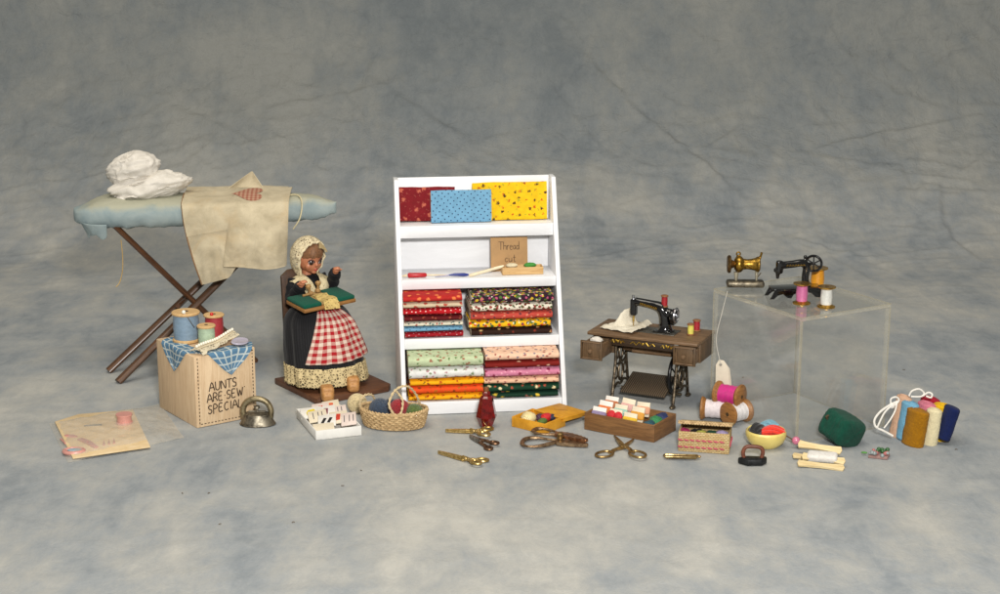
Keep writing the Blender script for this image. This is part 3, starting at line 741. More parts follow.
# hanging outline at the front, given as left and right edge points against how far the cloth has fallen (k 0..1)
def body(i, j):
    # j: 0 back of the board -> .36 front edge -> 1 hem
    xl0, xr0 = -1.55, 5.6
    if j < .4:
        q = j/.4; y = 2.1-4.5*q; x = (xl0-.05) + (xr0-xl0+.05)*i
        z = ztop(max(y, -halfw(x)-.14)) + .04*fbm((x*.6, y*.8, 1))
        hw = halfw(x)+.12
        if q < .35: y = min(y, hw)
        if x > 2.5: z += 0
        return (x, max(y, -hw-.02), z)
    k = (j-.4)/.6
    xl = xl0 + .12*k + 1.0*k**1.6; xr = xr0 - .9*k - .6*k*k
    x = xl+(xr-xl)*i
    drop = 5.9*(1-i)**1.0 + 4.3*i
    if i > .38: drop = max(3.0, 5.9*.62+4.3*.38 - 1.9*sm(.38, .72, i))
    fold = .16*math.sin(i*9+1.2)*k + .34*fbm((x*.7, k*1.6, 5))*k
    hw = halfw(x*.9)+.2
    rr = min(1, k*6)
    y = -hw - .12*math.sin(rr*PI/2) + fold - .35*k*sm(0, .3, i)*(1-i)
    return (x, y, ztop(-2.5)-.06 - drop*k*.93 - .1*rr)
m = MB(); m.grid(body, 56, 60); m.build('shirt_body', linen, GA, solid=.07, ang=80)
def sleeve(i, j):
    a = i; x0, x1 = 1.85, 5.75
    if j < .3:
        q = j/.3; x = x0+.15*(1-q)+(x1-x0)*a; an = q*PI/2
        y = 1.3-3.9*q; z = ztop(y)+.1*sm(0, .1, q) + .03*fbm((x, q*2, 4))
        return (x, y-.12*math.sin(a*PI)*q, z)
    k = (j-.3)/.7
    x = x0+(x1-x0)*a - (.3+.45*(1-a))*k
    z = ztop(-2.6)+.08 - 4.25*k - .12*a*k + .05*math.sin(a*7)*k
    y = -2.6 - .3*math.sin(min(1, k*3)*PI/2) - .62*math.sin(PI*a)**.6*min(1, k*1.6) - .24*fbm((x*.7, z*.5, 8))*k - .13*math.sin(a*8+k*2)*k - .12*math.sin(a*PI)
    return (x, y, z)
m = MB(); m.grid(sleeve, 44, 60); m.build('sleeve', linen, GA, solid=.09, ang=80)
def topf(i, j):      # upper part of the sleeve running over the board's edge
    x = 1.9+3.75*i; k = j
    an = k*PI/2; y = -1.6 - 1.0*math.sin(an) - .1*k; z = top_z+.06 - 1.3*(1-math.cos(an))
    return (x, y-.1*math.sin(i*PI)*k, z+.05*fbm((x, k*2, 4)))
def flap(i, j):
    # second sleeve standing up behind as a stiff triangular fold
    a, b, c_ = Vector(Lg(222, 193, C0.y+1.2)), Vector(Lg(252, 171, C0.y+2.0)), Vector(Lg(266, 192, C0.y+1.4))
    p = a.lerp(c_, i); q = a.lerp(b, min(1, i/.66)) if i < .66 else b.lerp(c_, (i-.66)/.34)
    r_ = p.lerp(q, j); r_.y += .3*math.sin(j*PI)*math.sin(i*PI); r_.z -= .15*(1-j); return r_
m = MB(); m.grid(flap, 30, 14); m.build('folded_sleeve', linen, GA, solid=.07, ang=80)
# stitched front edge
m = MB(); ed = [Vector(body(.0, j/40)) + Vector((-.02, -.03, .02)) for j in range(8, 41)]
m.tube(ed, .055, 6); m.build('seam', mat('seam_thread', '#8a6b4c', .9), GA)
m = MB(); ed = [Vector(sleeve(.02+.96*i/24, 1)) + Vector((0, -.04, 0)) for i in range(25)]; m.tube(ed, .045, 6); m.build('cuff_hem', linen, GA)
# gathered yoke seam across the body panel
def yoke(i, j):
    p = Vector(body(i*.56, .30+.32*j)); p.y -= .10+.05*math.sin(j*PI); p.z += .02+.35*i*j; return p
m = MB(); m.grid(yoke, 30, 20); m.build('yoke', linen, GA, solid=.06, ang=80)
# heart patch lying on the curved top, pointing left
hc = MIi @ G(249.5, 197.5, top_z-.25)
def heart(i, j):
    a = 2*PI*i; hx = 16*math.sin(a)**3; hy = 13*math.cos(a)-5*math.cos(2*a)-2*math.cos(3*a)-math.cos(4*a)
    x = hc.x + hy/17*1.3*j; y = -.95 + hx/16*1.4*j
    return (x, y, ztop(y)+.19+.02*(1-j))
m = MB(); m.grid(heart, 48, 8, cu=True)
uvl = m.uv
for f in m.bm.faces:
    for l_ in f.loops: l_[uvl].uv = (l_.vert.co.x, l_.vert.co.y)
m.build('heart_patch', gingham('heart_check', '#a0604c', '#c9a68c', 3.4), GA)
# ------------------------------------------------------------------ two crumpled white cloths
whitec = cloth('white_cotton', '#d3cdc2', '#e4ded4', st=.25, vs=1.2, wv=8)
def crumple(seed, amp=.16, fq=1.0):
    def f(d):
        p = Vector((d.x*fq, d.y*fq, d.z*fq)); w_ = Vector((mnoise.noise(p*1.3+Vector((seed, 1, 2))), mnoise.noise(p*1.3+Vector((4, seed, 2))), mnoise.noise(p*1.3+Vector((4, 7, seed)))))*.7
        q = Vector(((p.x+w_.x)*.9, (p.y+w_.y)*1.8, (p.z+w_.z)*2.3))
        r1 = (1-abs(mnoise.noise(q*.95+Vector((seed, 0, 0))))*2); r2 = (1-abs(mnoise.noise(q*2.6+Vector((0, seed, 3))))*2)
        return 1 + amp*(1.35*mnoise.noise(p*1.25+Vector((seed, seed, 0))) + .6*max(0, r1)**2 + .12*max(0, r2)**2 - .2)
    return f
def crump(label, c, r, tilt, seed, Y, frills, gath):
    p = at(c[0], c[1], Y); o = thing('crumpled_cloth', label, 'cloth', p, group='white cloths on the ironing board', rot=(R(-8), tilt, R(10)))
    base = crumple(seed, .17)
    def f(d):      # puffed cotton gathered towards one end
        th_ = math.atan2(d.z, d.y); g_ = sm(.1, -1, d.x*gath)
        return base(d) + g_*.022*math.sin(th_*9+3*mnoise.noise(Vector((d.x*2, d.y*2, seed)))) + .03*max(0, 1-abs(mnoise.noise(Vector((d.x*1.1+seed, d.y*2.2, d.z*2.4))))*2.2)
    m = MB(); m.ell((0, 0, 0), r, 80, 52, disp=f); m.build('puffed_cotton', whitec, o, ang=180)
    for fi, (pts, wd, nrm) in enumerate(frills):      # thin ruffled edges of the cloth
        P_ = spline(pts, 14); n_ = len(P_)-1; nv_ = Vector(nrm).normalized()
        def fr(i, j):
            k = min(n_, int(i*n_+.5)); q = P_[k]; tg = (P_[min(n_, k+1)]-P_[max(0, k-1)]).normalized(); sd_ = tg.cross(nv_)
            ripple = (.09*math.sin(k*.42+fi)+.04*math.sin(k*.9+seed))*j
            return q + nv_*((.55*wd*j-.08)*(1+.2*math.sin(k*.3+seed))) + sd_*ripple
        m = MB(); m.grid(fr, n_, 6); m.build('ruffle', whitec, o, solid=.035, sub=1, ang=180)
    return o
crump('lower larger crumpled white cloth lying directly on the board cover', (150, 186.5), (2.6, 1.6, .98), R(-11), 3.3, C0.y-.2,
      [([(-2.5, -.3, -.1), (-2.1, -1.0, -.25), (-1.3, -1.45, -.35), (-.5, -1.6, -.3)], .42, (-.2, -.6, -.8)), ([(.6, -1.55, -.2), (1.5, -1.25, -.25), (2.2, -.8, -.2), (2.55, -.1, -.1)], .32, (.4, -.5, -.7)),
       ([(-1.8, -1.0, .25), (-.8, -1.35, .45), (.4, -1.4, .35), (1.4, -1.1, .4)], .28, (0, -.8, .35))], 1)
crump('upper smaller crumpled white cloth piled on the larger one', (134.5, 169.5), (1.76, 1.3, 1.12), R(-12), 8.1, C0.y-.2,
      [([(-1.1, -.5, .62), (-.6, -.6, .88), (0, -.6, .98), (.5, -.5, .92), (.9, -.4, .75)], .42, (-.1, -.25, .95)), ([(-1.5, -.2, .3), (-1.2, -.6, .55), (-.7, -.9, .7), (-.1, -1.0, .7)], .3, (-.35, -.6, .7)),
       ([(-1.6, -.4, -.2), (-1.0, -1.0, -.45), (0, -1.25, -.5), (.9, -1.0, -.4)], .25, (0, -.7, -.6))], 1)

# ------------------------------------------------------------------ keepsake box
BF = G(197, 428.5); bz = R(36); BW, BD, BH = 4.3, 5.6, 4.7
KB = thing('keepsake_box', 'pale wooden box hand lettered AUNTS ARE SEW SPECIAL', 'box', BF, bz)
MK = Tm(*BF) @ Rm(bz, 'Z')
pinew = wood('pale_birch', '#c4a580', '#dcc29e', .6, 'Z', .7)
m = MB(); m.box((BW/2, BD/2, BH/2), (BW, BD, BH), .07); m.build('block', pinew, KB)
ink = mat('brown_ink', '#38281a', .8, bump=0)
def face(x, y): return (x, -.012, y)
for k, (txt, x0, z0, h, wd) in enumerate([("AUNTS", .95, 2.28, .56, 2.05), ("ARE.SEW'", .78, 1.56, .54, 2.75), ("SPECIAL", .82, .82, .54, 2.55)]):
    m = MB(); write(m, txt, h, lambda x, y, x0=x0, z0=z0: face(x0+x, z0+y+.03*x), .036, wd, k+5); m.build('lettering', ink, KB)
m = MB()
pts = []
for k in range(19): pts.append(((.22, .25+k*.235), (.22, .25+k*.235+.12)))
for k in range(19): pts.append(((BW-.22, .25+k*.235), (BW-.22, .25+k*.235+.12)))
for k in range(18): pts.append(((.3+k*.24, .22), (.3+k*.24+.12, .22)))
for k in range(4): pts.append(((BW-1.0+.24*k, BH-.2), (BW-1.0+.24*k+.12, BH-.2)))
for a, b in pts: m.tube([face(*a), face(*b)], .028, 5)
m.build('stitch_marks', ink, KB)
def onbox(o, x, y, z=0, rz=0, rx=0, ry=0):
    mm = MK @ Tm(x, y, BH+z) @ Rm(rz, 'Z') @ Rm(ry, 'Y') @ Rm(rx, 'X'); l, r_, s_ = mm.decompose(); o.location = l; o.rotation_euler = r_.to_euler(); return o
# checked cloth with two corners hanging over the edges
bluech = gingham('blue_check', '#5a7f9c', '#c4cdca', 5.5, line=True)
def hang(label, cx, cy, sx, left):
    m = MB()
    def fn(i, j):
        # corner of a square lying diagonally: j runs from the box top over the edge to the tip
        wdt = (1-j**1.6)*sx*.5 + .02
        a = (i-.5)*2*wdt
        L = j*2.5-.95      # <0 on top, >0 hanging
        if L < 0: u_, dz = -L, .03
        else: u_, dz = -.05-.05*math.sin(i*7), -L
        return (-u_*1.0 if left else a, a if left else -0, 0) if False else ((u_ if left else cx+a), (cy+a if left else u_), dz+.03*math.sin(a*4))
    m.grid(fn, 18, 24); o = m.build('checked_cloth', bluech, None, solid=.05, ang=80)
    onbox(o, 0, 0, .02); return tag(o, label, 'cloth', 'blue checked cloth corners on the box')
hang('blue checked cloth corner hanging down the left face of the box', 0, 2.9, 4.4, True)
hang('blue checked cloth corner hanging over the lettered face of the box', 2.55, 0, 3.9, False)
def spool(name, label, rf, h, rt, wmat, tmat, parentless=True, group=None, flange=.16, ends=True, axis='Z', core_mat=None, mids=None):
    o = thing(name, label, 'spool', group=group)
    for z0 in (0, h-flange):
        m = MB(); m.lathe([(rf*.93, z0), (rf, z0+flange*.25), (rf, z0+flange*.75), (rf*.93, z0+flange)], 28); m.build('flange', wmat, o)
    m = MB(); n = 14
    m.lathe([(rt*(.95+.05*math.sin(PI*k/n))*(1+.015*math.sin(k*2.4)), flange+(h-2*flange)*k/n) for k in range(n+1)], 28); m.build('thread', tmat, o)
    m = MB(); m.lathe([(rf*.2, h-.005), (rf*.2, h+.008)], 14); m.build('hole', mat('spool_hole', '#2a1c12', .9, bump=0), o)
    return o
spw = wood('spool_wood', '#b98f58', '#d9b885', .6, 'X', 1.5)
o = spool('thread_spool', 'largest spool on the box, wound with blue thread, white pin across', .92, 2.0, .84, spw, thread('blue_thread', '#7d94a8'), flange=.2); onbox(o, 1.35, 3.8, .04)
m = MB(); m.ell((-.42, -.62, 2.12), .13, 12, 8); m.build('pin_head', mat('white_bead', '#f0ece0', .3, bump=0), o)
m = MB(); m.tube([(-.4, -.64, 2.1), (-.12, -.93, 1.5), (.15, -.9, 1.05)], .025, 6); m.build('pin', mat('pin_steel', '#77706a', .3, metal=.9, bump=0), o)
o = spool('thread_spool', 'small spool on the box wound with pale green thread', .6, 1.35, .54, spw, thread('mint_thread', '#adc2a6')); onbox(o, 1.95, 2.1, .04)
o = spool('thread_spool', 'spool on the box wound with red thread, red pin on top', .68, 1.6, .6, spw, thread('red_thread', '#a83038')); onbox(o, 3.2, 3.5, .04)
m = MB(); m.ell((-.3, -.3, 1.68), .12, 12, 8); m.build('pin_head', mat('red_bead', '#c8201c', .3, bump=0), o)
# pearl lace across the top
LC = thing('pearl_lace', 'cream lace trim with a row of pearls lying across the box top', 'lace')
A, B = Vector((.35, .25, .1)), Vector((3.9, 2.0, .35))
def lacef(i, j):
    p = A.lerp(B, i); n = Vector((B.y-A.y, -(B.x-A.x), 0)).normalized()
    q = p + n*(j-.55)*1.05*(1+.12*math.sin(i*24)*(j > .9)) + Vector((0, 0, .12*math.sin(j*PI)+.12*math.sin(i*7+j*2)*.5+.08))
    if q.y < -.05: q.z += q.y*1.1; q.y = -.08+q.y*.2
    return q
m = MB(); m.grid(lacef, 60, 12); m.build('lace_band', lace('cream_lace', '#e0d4b8', 6, .2), LC, solid=.03, ang=80)
def lacef2(i, j):
    q = lacef(i, .12+.52*j); return Vector(q)+Vector((0, 0, .05))
m = MB(); m.grid(lacef2, 40, 6); m.build('lace_ribbon', cloth('cream_ribbon', '#ddd0b2', st=.3), LC, solid=.04, ang=80)
pearl = mat('pearl', '#f1ead8', .2, bump=0, var=.04, coat=.6)
for k in range(17):
    q = Vector(lacef(.03+.94*k/16, .45))+Vector((0, -.03, .2)); m = MB(); m.ell(q, .105, 12, 8); m.build('pearl', pearl, LC)
onbox(LC, 0, 0, .02)
m = MB(); m.lathe([(.0, .0), (.6, .0), (.66, .06), (.6, .14), (.5, .1), (0, .09)], 28, sx=1, sy=.7)
o = m.build('button', mat('lilac_shell', '#a9a3b2', .35, var=.1, coat=.3)); onbox(o, 3.6, .7, .26, R(15), R(12)); tag(o, 'oval lilac grey button at the right corner of the box top', 'button')

# ------------------------------------------------------------------ craft card in a clear bag
PC = thing('craft_packet', 'beige craft card with pink sewing charms in a clear plastic bag', 'packet', G(100, 437), 0)
pc = G(100, 437)
cardp = [Vector(G(u, v_))-pc for u, v_ in ((73, 461), (150.5, 449.5), (133, 412.5), (79, 417), (55, 424.5))]
m = MB(); m.prism([(p.x, p.y) for p in cardp], .09, z0=.12, b=.02); m.build('card', mat('buff_card', '#d8bb8a', .7, var=.06, c2='#e0c8a0'), PC)
m = MB()
bag = [Vector(G(u, v_))-pc for u, v_ in ((68, 463), (168, 441), (184, 438), (160, 404), (128, 404), (72, 414), (49, 424))]
def bagf(i, j):
    a = Vector(bag[6]).lerp(bag[0], j); b = (Vector(bag[3]).lerp(bag[2], j)); q = a.lerp(b, i)
    up = .30 if i < .72 else .30-.2*sm(.72, .95, i)
    q.z = up*min(1, 9*min(i, 1-i, j, 1-j))+.02 + .05*fbm((q.x*1.1, q.y*1.1, 2)) + .06*max(0, fbm((q.x*.8+q.y*1.6, q.y*.3, 9)))
    return q
m.grid(bagf, 50, 30); m.build('clear_bag', clear('bag_film', (.96, .95, .93), .9, .12, .3, (.82, .78, .7)), PC, ang=180)
pk = mat('pink_plastic', '#c98f84', .35, var=.1)
def charm(nm, mb, u, v_, rz=0, mt=None, z=.21):
    o = mb.build(nm, mt or pk, PC); q = Vector(G(u, v_, z))-pc; o.location = (q.x, q.y, z); o.rotation_euler = (0, 0, rz); return o
def torus(m, R_, r, n=20, c=(0, 0, 0), sx=1, sy=1, mi=0, M=None): m.tube([(c[0]+R_*sx*math.cos(2*PI*k/n), c[1]+R_*sy*math.sin(2*PI*k/n), c[2]) for k in range(n)], r, 8, closed=True, mi=mi, M=M)
m = MB(); torus(m, .52, .13, sx=1.15, sy=.85); charm('scissor_handle', m, 74, 451)
m = MB(); m.ell((0, 0, .03), (.42, .3, .05)); charm('pin_cushion', m, 74, 450, 0, mat('steel_blue_cloth', '#8fa3ac', .7))
m = MB(); m.prism([(-.1, -1.3), (.18, -1.25), (.28, .1), (.1, .95), (-.25, .9), (-.12, 0)], .09, b=.02); charm('comb', m, 87, 443, R(38))
m = MB(); m.ell((0, 0, 0), (.5, .26, .07)); charm('thimble', m, 71, 436, R(-25))
m = MB(); m.tube([(-.5, 0, 0), (.5, 0, 0)], .06, 8); charm('ring_pull', m, 63, 441, R(-60))
for k in range(3):
    m = MB(); m.tube([(0, -.35, 0), (0, .25, 0)], [.08, .06], 8); m.tube([(0, .25, 0), (0, .75, 0)], [.035, .02], 8); charm('safety_pin', m, 104+5*k, 444-k, R(14))
m = MB(); m.lathe([(.52, 0), (.52, .1), (.46, .12), (.46, .5), (.52, .52), (.52, .62), (0, .62)], 24); charm('spool', m, 124.5, 423, 0, None, .22)
m = MB(); m.box((0, 0, .02), (1.1, .22, .04), .01); charm('hang_slot', m, 93, 425.5, R(12), mat('slot_shadow', '#7a7062', .8))
m = MB(); m.lathe([(.0, .0), (.55, 0), (.55, .02), (0, .02)], 24); charm('pale_button', m, 128, 436, 0, mat('pale_buff', '#dfc596', .5))

# ------------------------------------------------------------------ silver toy iron
SI = thing('toy_iron', 'small silver metal iron with arched handle beside the lettered box', 'iron', G(257.5, 424), R(-5))
pew = metal('pewter', '#4a453c', '#958d7c', .46, 2.0, .2, 8)
m = MB(); m.lathe([(1.12, 0), (1.18, .05), (1.12, .14), (1.0, .35), (.93, .62), (.86, .72), (.6, .8), (0, .84)], 36, sy=.72, wob=lambda a, i: 1+.02*math.sin(a*3+1)); m.build('body', pew, SI)
m = MB(); m.tube(spline([(-.86, 0, .45), (-.9, 0, 1.0), (-.62, 0, 1.5), (0, 0, 1.7), (.62, 0, 1.5), (.9, 0, 1.0), (.86, 0, .45)], 8), .19, 12); m.build('handle', metal('old_brass_pewter', '#665c46', '#a89a7a', .45, 2.0), SI)
m = MB(); m.lathe([(.1, .8), (.08, 1.0), (.2, 1.08), (.17, 1.22), (0, 1.28)], 14); m.tube([(-.55, 0, .85), (.55, 0, .85)], .07, 8); m.build('knob', pew, SI)
# ------------------------------------------------------------------ seated doll on her chair
drz = R(35)
Fc = G(318, 405.5); rot = Rm(drz, 'Z')
DC = Fc - (rot @ Vector((-2.95, -3.1, 0)))
CH = thing('doll_chair', 'dark wooden doll chair fixed to a brown base board', 'chair', DC, drz)
MD = Tm(*DC) @ rot; MDi = MD.inverted()
def L(u, v, Y): return MDi @ at(u, v, Y)
brw = wood('brown_base_wood', '#4a2c1a', '#6b4329', .55, 'X', .8, .1)
m = MB(); m.prism([(-2.95, -3.1), (2.55, -3.1), (2.95, -2.7), (2.95, 3.1), (-2.95, 3.1)], .42, b=.06); m.build('base_board', brw, CH)
chw = wood('chair_wood', '#2a190c', '#4e3119', .5, 'Z', .8, .2)
TY = 1.75; TX = -.75       # where the doll's spine stands on the board
m = MB(); m.prism([(-1.6, 0), (1.5, 0), (1.45, 4.0), (.9, 4.4), (-.95, 4.4), (-1.5, 4.0)], .28, Tm(TX, TY+.98, 3.6) @ Rm(R(84), 'X'), b=.05); m.build('backrest', chw, CH)
m = MB(); m.box((TX, TY-.4, 3.5), (2.7, 2.7, .28), .05); m.build('seat', chw, CH)
for sx in (-1, 1):
    for sy in (-1, 1):
        m = MB(); m.box((TX+sx*1.15, TY-.4+sy*1.1, 1.9), (.28, .28, 2.98), .03); m.build('leg', chw, CH)
DO = thing('doll', 'seated doll in black dress, lace bonnet and red checked apron', 'doll', DC, drz)
skin = mat('doll_skin', '#bd7a58', .42, var=.07, vs=1.2, bump=.03, spec=.5, coat=.15)
HC = L(308.5, 256, MD.translation.y+1.0+1.0)     # middle of the head
HM = Tm(*HC) @ Rm(R(9), 'Z') @ Rm(R(17), 'X') @ Matrix.Scale(.93, 4)
HR = (.98, 1.0, 1.12)
def hd(az, el, k=1.0):     # point on the head; az to the doll's left, el up
    a, e = R(az), R(el); return Vector((math.sin(a)*math.cos(e)*HR[0]*k, -math.cos(a)*math.cos(e)*HR[1]*k, math.sin(e)*HR[2]*k))
SHZ = HC.z-1.6; NX, NY = HC.x-.05, HC.y+.25
shL, shR = Vector((NX+1.0, NY+.05, SHZ)), Vector((NX-1.0, NY+.05, SHZ))
elL, elR = Vector((NX+1.62, NY-.35, SHZ-1.0)), Vector((NX-1.5, NY-.55, SHZ-1.25))
haL = L(335.5, 271.5, MD.translation.y+1.0); haR = L(301, 285, MD.translation.y-.45)
m = MB()
m.ell((0, 0, 0), HR, 40, 28, M=HM)
m.ell((0, -.62, -.52), (.62, .42, .5), 24, 16, M=HM)         # cheeks and jaw
m.ell((0, -.9, -.86), (.24, .2, .17), 14, 10, M=HM)         # chin
m.ell((.42, -.72, -.42), (.3, .24, .28), 14, 10, M=HM); m.ell((-.42, -.72, -.42), (.3, .24, .28), 14, 10, M=HM)
m.tube([HM @ Vector((0, -.98, -.02)), HM @ Vector((0, -1.1, -.24)), HM @ Vector((0, -1.05, -.33))], [.06, .12, .09], 10)   # nose
m.tube([HM @ Vector((-.1, -1.02, -.575)), HM @ Vector((0, -1.07, -.565)), HM @ Vector((.1, -1.02, -.575))], [.05, .075, .05], 8); m.tube([HM @ Vector((-.09, -1.0, -.67)), HM @ Vector((.09, -1.0, -.67))], .06, 8)   # lips
for s_ in (-1, 1): m.ell((s_*.98, .05, -.15), (.1, .22, .28), 12, 8, M=HM)   # ears
m.tube([(NX, NY, SHZ-.2), (NX, NY, SHZ+.5), HM @ Vector((0, .1, -.8))], [.42, .36, .4], 14)
m.lathe([(.3, 4.0), (1.05, 4.3), (.95, SHZ-1.6), (1.0, SHZ-.6), (.8, SHZ), (.4, SHZ+.25)], 24, Tm(NX, NY, 0), sy=.72)
def arm(sh, el, ha, side):
    m.tube(spline([sh, sh.lerp(el, .5), el, el.lerp(ha, .55), ha], 5), [.40-.19*k/20 for k in range(21)], 12)
    d = (ha-el).normalized(); sdv = d.cross(Vector((0, 0, 1))).normalized(); upv = sdv.cross(d)
    m.ell(ha+d*.2, (.24, .24, .2), 14, 10)
    for k in range(4):          # four curled fingers
        b_ = ha + d*.32 + sdv*(-.17+.115*k); ln_ = (.26, .33, .31, .23)[k]
        m.tube([b_, b_+d*ln_*.7+upv*.02, b_+d*ln_*1.15-upv*.12, b_+d*ln_*1.2-upv*.26], [.075, .07, .062, .05], 8)
    b_ = ha+d*.08 - sdv*side*.2
    m.tube([b_, b_-sdv*side*.14+d*.12, b_-sdv*side*.16+d*.3-upv*.06], [.085, .075, .055], 8)
arm(shL, elL, haL, 1); arm(shR, elR, haR, -1)
for s_ in (-.55, .62):      # legs under the skirt, down to the clogs
    m.tube(spline([(TX+s_*.9, TY, 4.2), (TX+s_*1.0, TY-1.5, 3.9), (-.2+s_*.9, -.9, 2.4), (-.2+s_*.9, -1.3, 1.0)], 5), .36, 12)
body_o = m.build('body', skin, DO, remesh=.045, smit=5, ang=180)
brown = mat('eye_brown', '#2a1710', .15, bump=0, coat=1)
for s_ in (-1, 1):
    c = hd(25*s_, -4, .965); m = MB(); m.ell((0, 0, 0), (.21, .13, .2), 20, 14, M=HM @ Tm(*c) @ Rm(R(25*s_), 'Z'))
    e = m.build('eye', mat('eye_white', '#b9b0b0', .2, bump=0, coat=.8), DO)
    m = MB(); m.ell((0, -.045, .0), (.175, .1, .18), 18, 12, M=HM @ Tm(*c) @ Rm(R(25*s_), 'Z')); m.build('iris', brown, e)
    m = MB(); ps = [HM @ hd((25+a)*s_, -4+b, 1.035) for a, b in ((-15, 2), (-9, 9), (0, 12), (9, 9.5), (15, 3))]
    m.tube(spline(ps, 5), [.03+.025*math.sin(PI*k/20) for k in range(21)], 8); m.build('eyelid', mat('eyelid_dark', '#4a2a20', .6), e)
    m = MB(); ps = [HM @ hd((25+a)*s_, 15+b, 1.0) for a, b in ((-15, -2), (-5, 4), (6, 5), (17, 0))]
    m.tube(spline(ps, 5), [.02+.035*math.sin(PI*k/15) for k in range(16)], 8); m.build('eyebrow', mat('brow', '#6a3c26', .8), DO)
m = MB(); m.tube(spline([HM @ Vector((-.15, -1.055, -.615)), HM @ Vector((0, -1.125, -.6)), HM @ Vector((.15, -1.055, -.615))], 4), [.025, .04, .05, .06, .07, .06, .05, .04, .025], 8); m.build('lips', mat('lip_red', '#a8322e', .4), DO)
# hair: strands combed across the forehead under the bonnet
m = MB()
for k in range(64):
    a0 = -64+128*k/63; j1 = rnd.uniform(-3, 3)
    ps = [HM @ hd(a0*.55, 72, 1.03), HM @ hd(a0*.85, 50, 1.07), HM @ hd(a0+j1, 32, 1.06), HM @ hd(a0*1.05+j1*1.5, 19+rnd.uniform(-4, 4)-abs(a0)*.12, 1.02)]
    m.tube(spline(ps, 4), [.075]*9+[.07, .06, .05, .03], 6)
m.build('hair', mat('brown_hair', '#7a5436', .6, var=.35, vs=6), DO)
# bonnet
ivory = lace('ivory_lace', '#dccdaa', 7.5, .17)
def bon(i, j):
    # i round the face opening, j from the brim to the back of the head
    ph = -1.18*PI/1 + 0 if False else (-.80*PI + 1.6*PI*i)     # angle from the crown, open below the chin
    th = R(68) + (PI-R(68))*j                                    # angle from straight ahead
    r_ = 1.24+.10*math.sin(j*PI) + (.05*math.sin(i*70) if j < .12 else 0)
    x = math.sin(th)*math.sin(ph)*r_*1.0; z = math.sin(th)*math.cos(ph)*r_*1.08; y = -math.cos(th)*r_*1.0
    if z < -.3: z -= .55*(abs(z)-.3)*1.0
    return HM @ Vector((x, y+.05, z+.08))
m = MB(); m.grid(bon, 90, 26); bo = m.build('bonnet', ivory, DO, solid=.03, ang=180)
def bonin(i, j): return HM @ ((HM.inverted() @ Vector(bon(i, .42+.58*j)))*.95)
m = MB(); m.grid(bonin, 60, 20); m.build('bonnet_lining', cloth('ivory_lining', '#a8946c', st=.3), bo, ang=180)
m = MB(); ps = [bon(k/60, 0) for k in range(61)]; m.tube([p+Vector((0, -.02, .03*math.sin(i*1.9))) for i, p in enumerate(ps)], .08, 8); m.build('bonnet_edge', mat('ivory_braid', '#d9cba8', .9), bo)
a_, b_ = L(319, 245, MD.translation.y+.9), L(327, 252, MD.translation.y+.7)
m = MB(); m.grid(lambda i, j: Vector(a_).lerp(b_, i)+Vector((0, .05*math.sin(i*5), (j-.5)*(.5-.42*i)+.12*math.sin(i*3))), 12, 4); m.build('bonnet_tie', cloth('ivory_lining', '#cdbd98'), DO, solid=.04)
# bodice with sleeves
blk = cloth('black_wool', '#131316', '#1e1e22', st=.4, rough=.7, wv=7)
m = MB()
m.lathe([(.6, 4.2), (1.25, 4.5), (1.08, SHZ-1.5), (1.14, SHZ-.6), (.98, SHZ+.02), (.5, SHZ+.3)], 28, Tm(NX, NY, 0), sy=.76)
for sh, el, ha in ((shL, elL, haL), (shR, elR, haR)):
    w_ = ha-(ha-el).normalized()*.02
    m.tube(spline([sh, sh.lerp(el, .5), el, el.lerp(w_, .6), w_], 5), [.50-.10*k/20+.05*math.sin(k*1.9) for k in range(21)], 14)
m.build('bodice', blk, DO, remesh=.06, smit=4, ang=180)
# lace collar crossing over the chest
for s_ in (-1, 1):
    def colr(i, j):
        # from behind the neck over the shoulder to the waist
        p = spline([(NX+s_*.25, NY+.5, SHZ+.42), (NX+s_*.5, NY, SHZ+.46), (NX+s_*.36, NY-1.0, SHZ+.15), (NX+s_*.12, NY-1.36, SHZ-.5), (NX, NY-1.42, SHZ-1.4)], 12)
        q = p[min(len(p)-1, int(i*(len(p)-1)+.5))]
        wd = (1.1-.5*i)
        out = Vector((s_*1.0, .1, -.55*(1-i*.6)))
        return q + out*wd*j + Vector((0, -.14*math.sin(j*PI)-.16, .03*math.sin(i*40)*(j > .85)))
    m = MB(); m.grid(colr, 48, 8); m.build('lace_collar', lace('collar_lace', '#dccda6', 8, .26), DO, solid=.05, ang=180)
# skirt
SX, SY = TX+.15, -.15
def skirt(i, j, grow=0):
    an = 2*PI*i; k = j
    z = .95 + 5.1*k
    e = 1-.09*k-.13*(k**2)
    if k > .72: e *= math.sqrt(max(0.02, 1-((k-.72)/.30)**2))
    puff = 1+.01*math.sin(k*PI)
    fl = 1 + (.034*math.sin(an*9+1+k*.8)+.022*math.sin(an*16+2.4))*(1-.55*k) + .055*fbm((math.cos(an)*1.8, math.sin(an)*1.8, k*1.3), 3, 2)
    cx = SX + (TX+.1-SX)*k; cy = SY + (TY-.55-SY)*k**1.2
    rx, ry = 2.68, 2.4
    return Vector((cx+math.cos(an)*(rx*e*puff*fl+grow), cy+math.sin(an)*(ry*e*puff*fl+grow), z))
m = MB(); g = m.grid(lambda i, j: skirt(i, j), 110, 36, cu=True); m.bm.faces.new([r_[-1] for r_ in g])
t = NT('black_stripe_cloth'); v = t.coord('UV'); wv_ = t.add('ShaderNodeTexWave'); wv_.bands_direction = 'X'; wv_.inputs['Scale'].default_value = 26; t.ln(v, wv_.inputs['Vector'])
t.ln(t.mix(t.math('MULTIPLY', wv_.outputs['Fac'], t.noise(t.coord('Object'), 9, 3)), hexc('#101013'), hexc('#2a2a2d')), t.b.inputs['Base Color']); t.setb(Roughness=.75, Specular_IOR_Level=.25, Sheen_Weight=.1); weave_bump(t, t.coord('Object'), 8, .3)
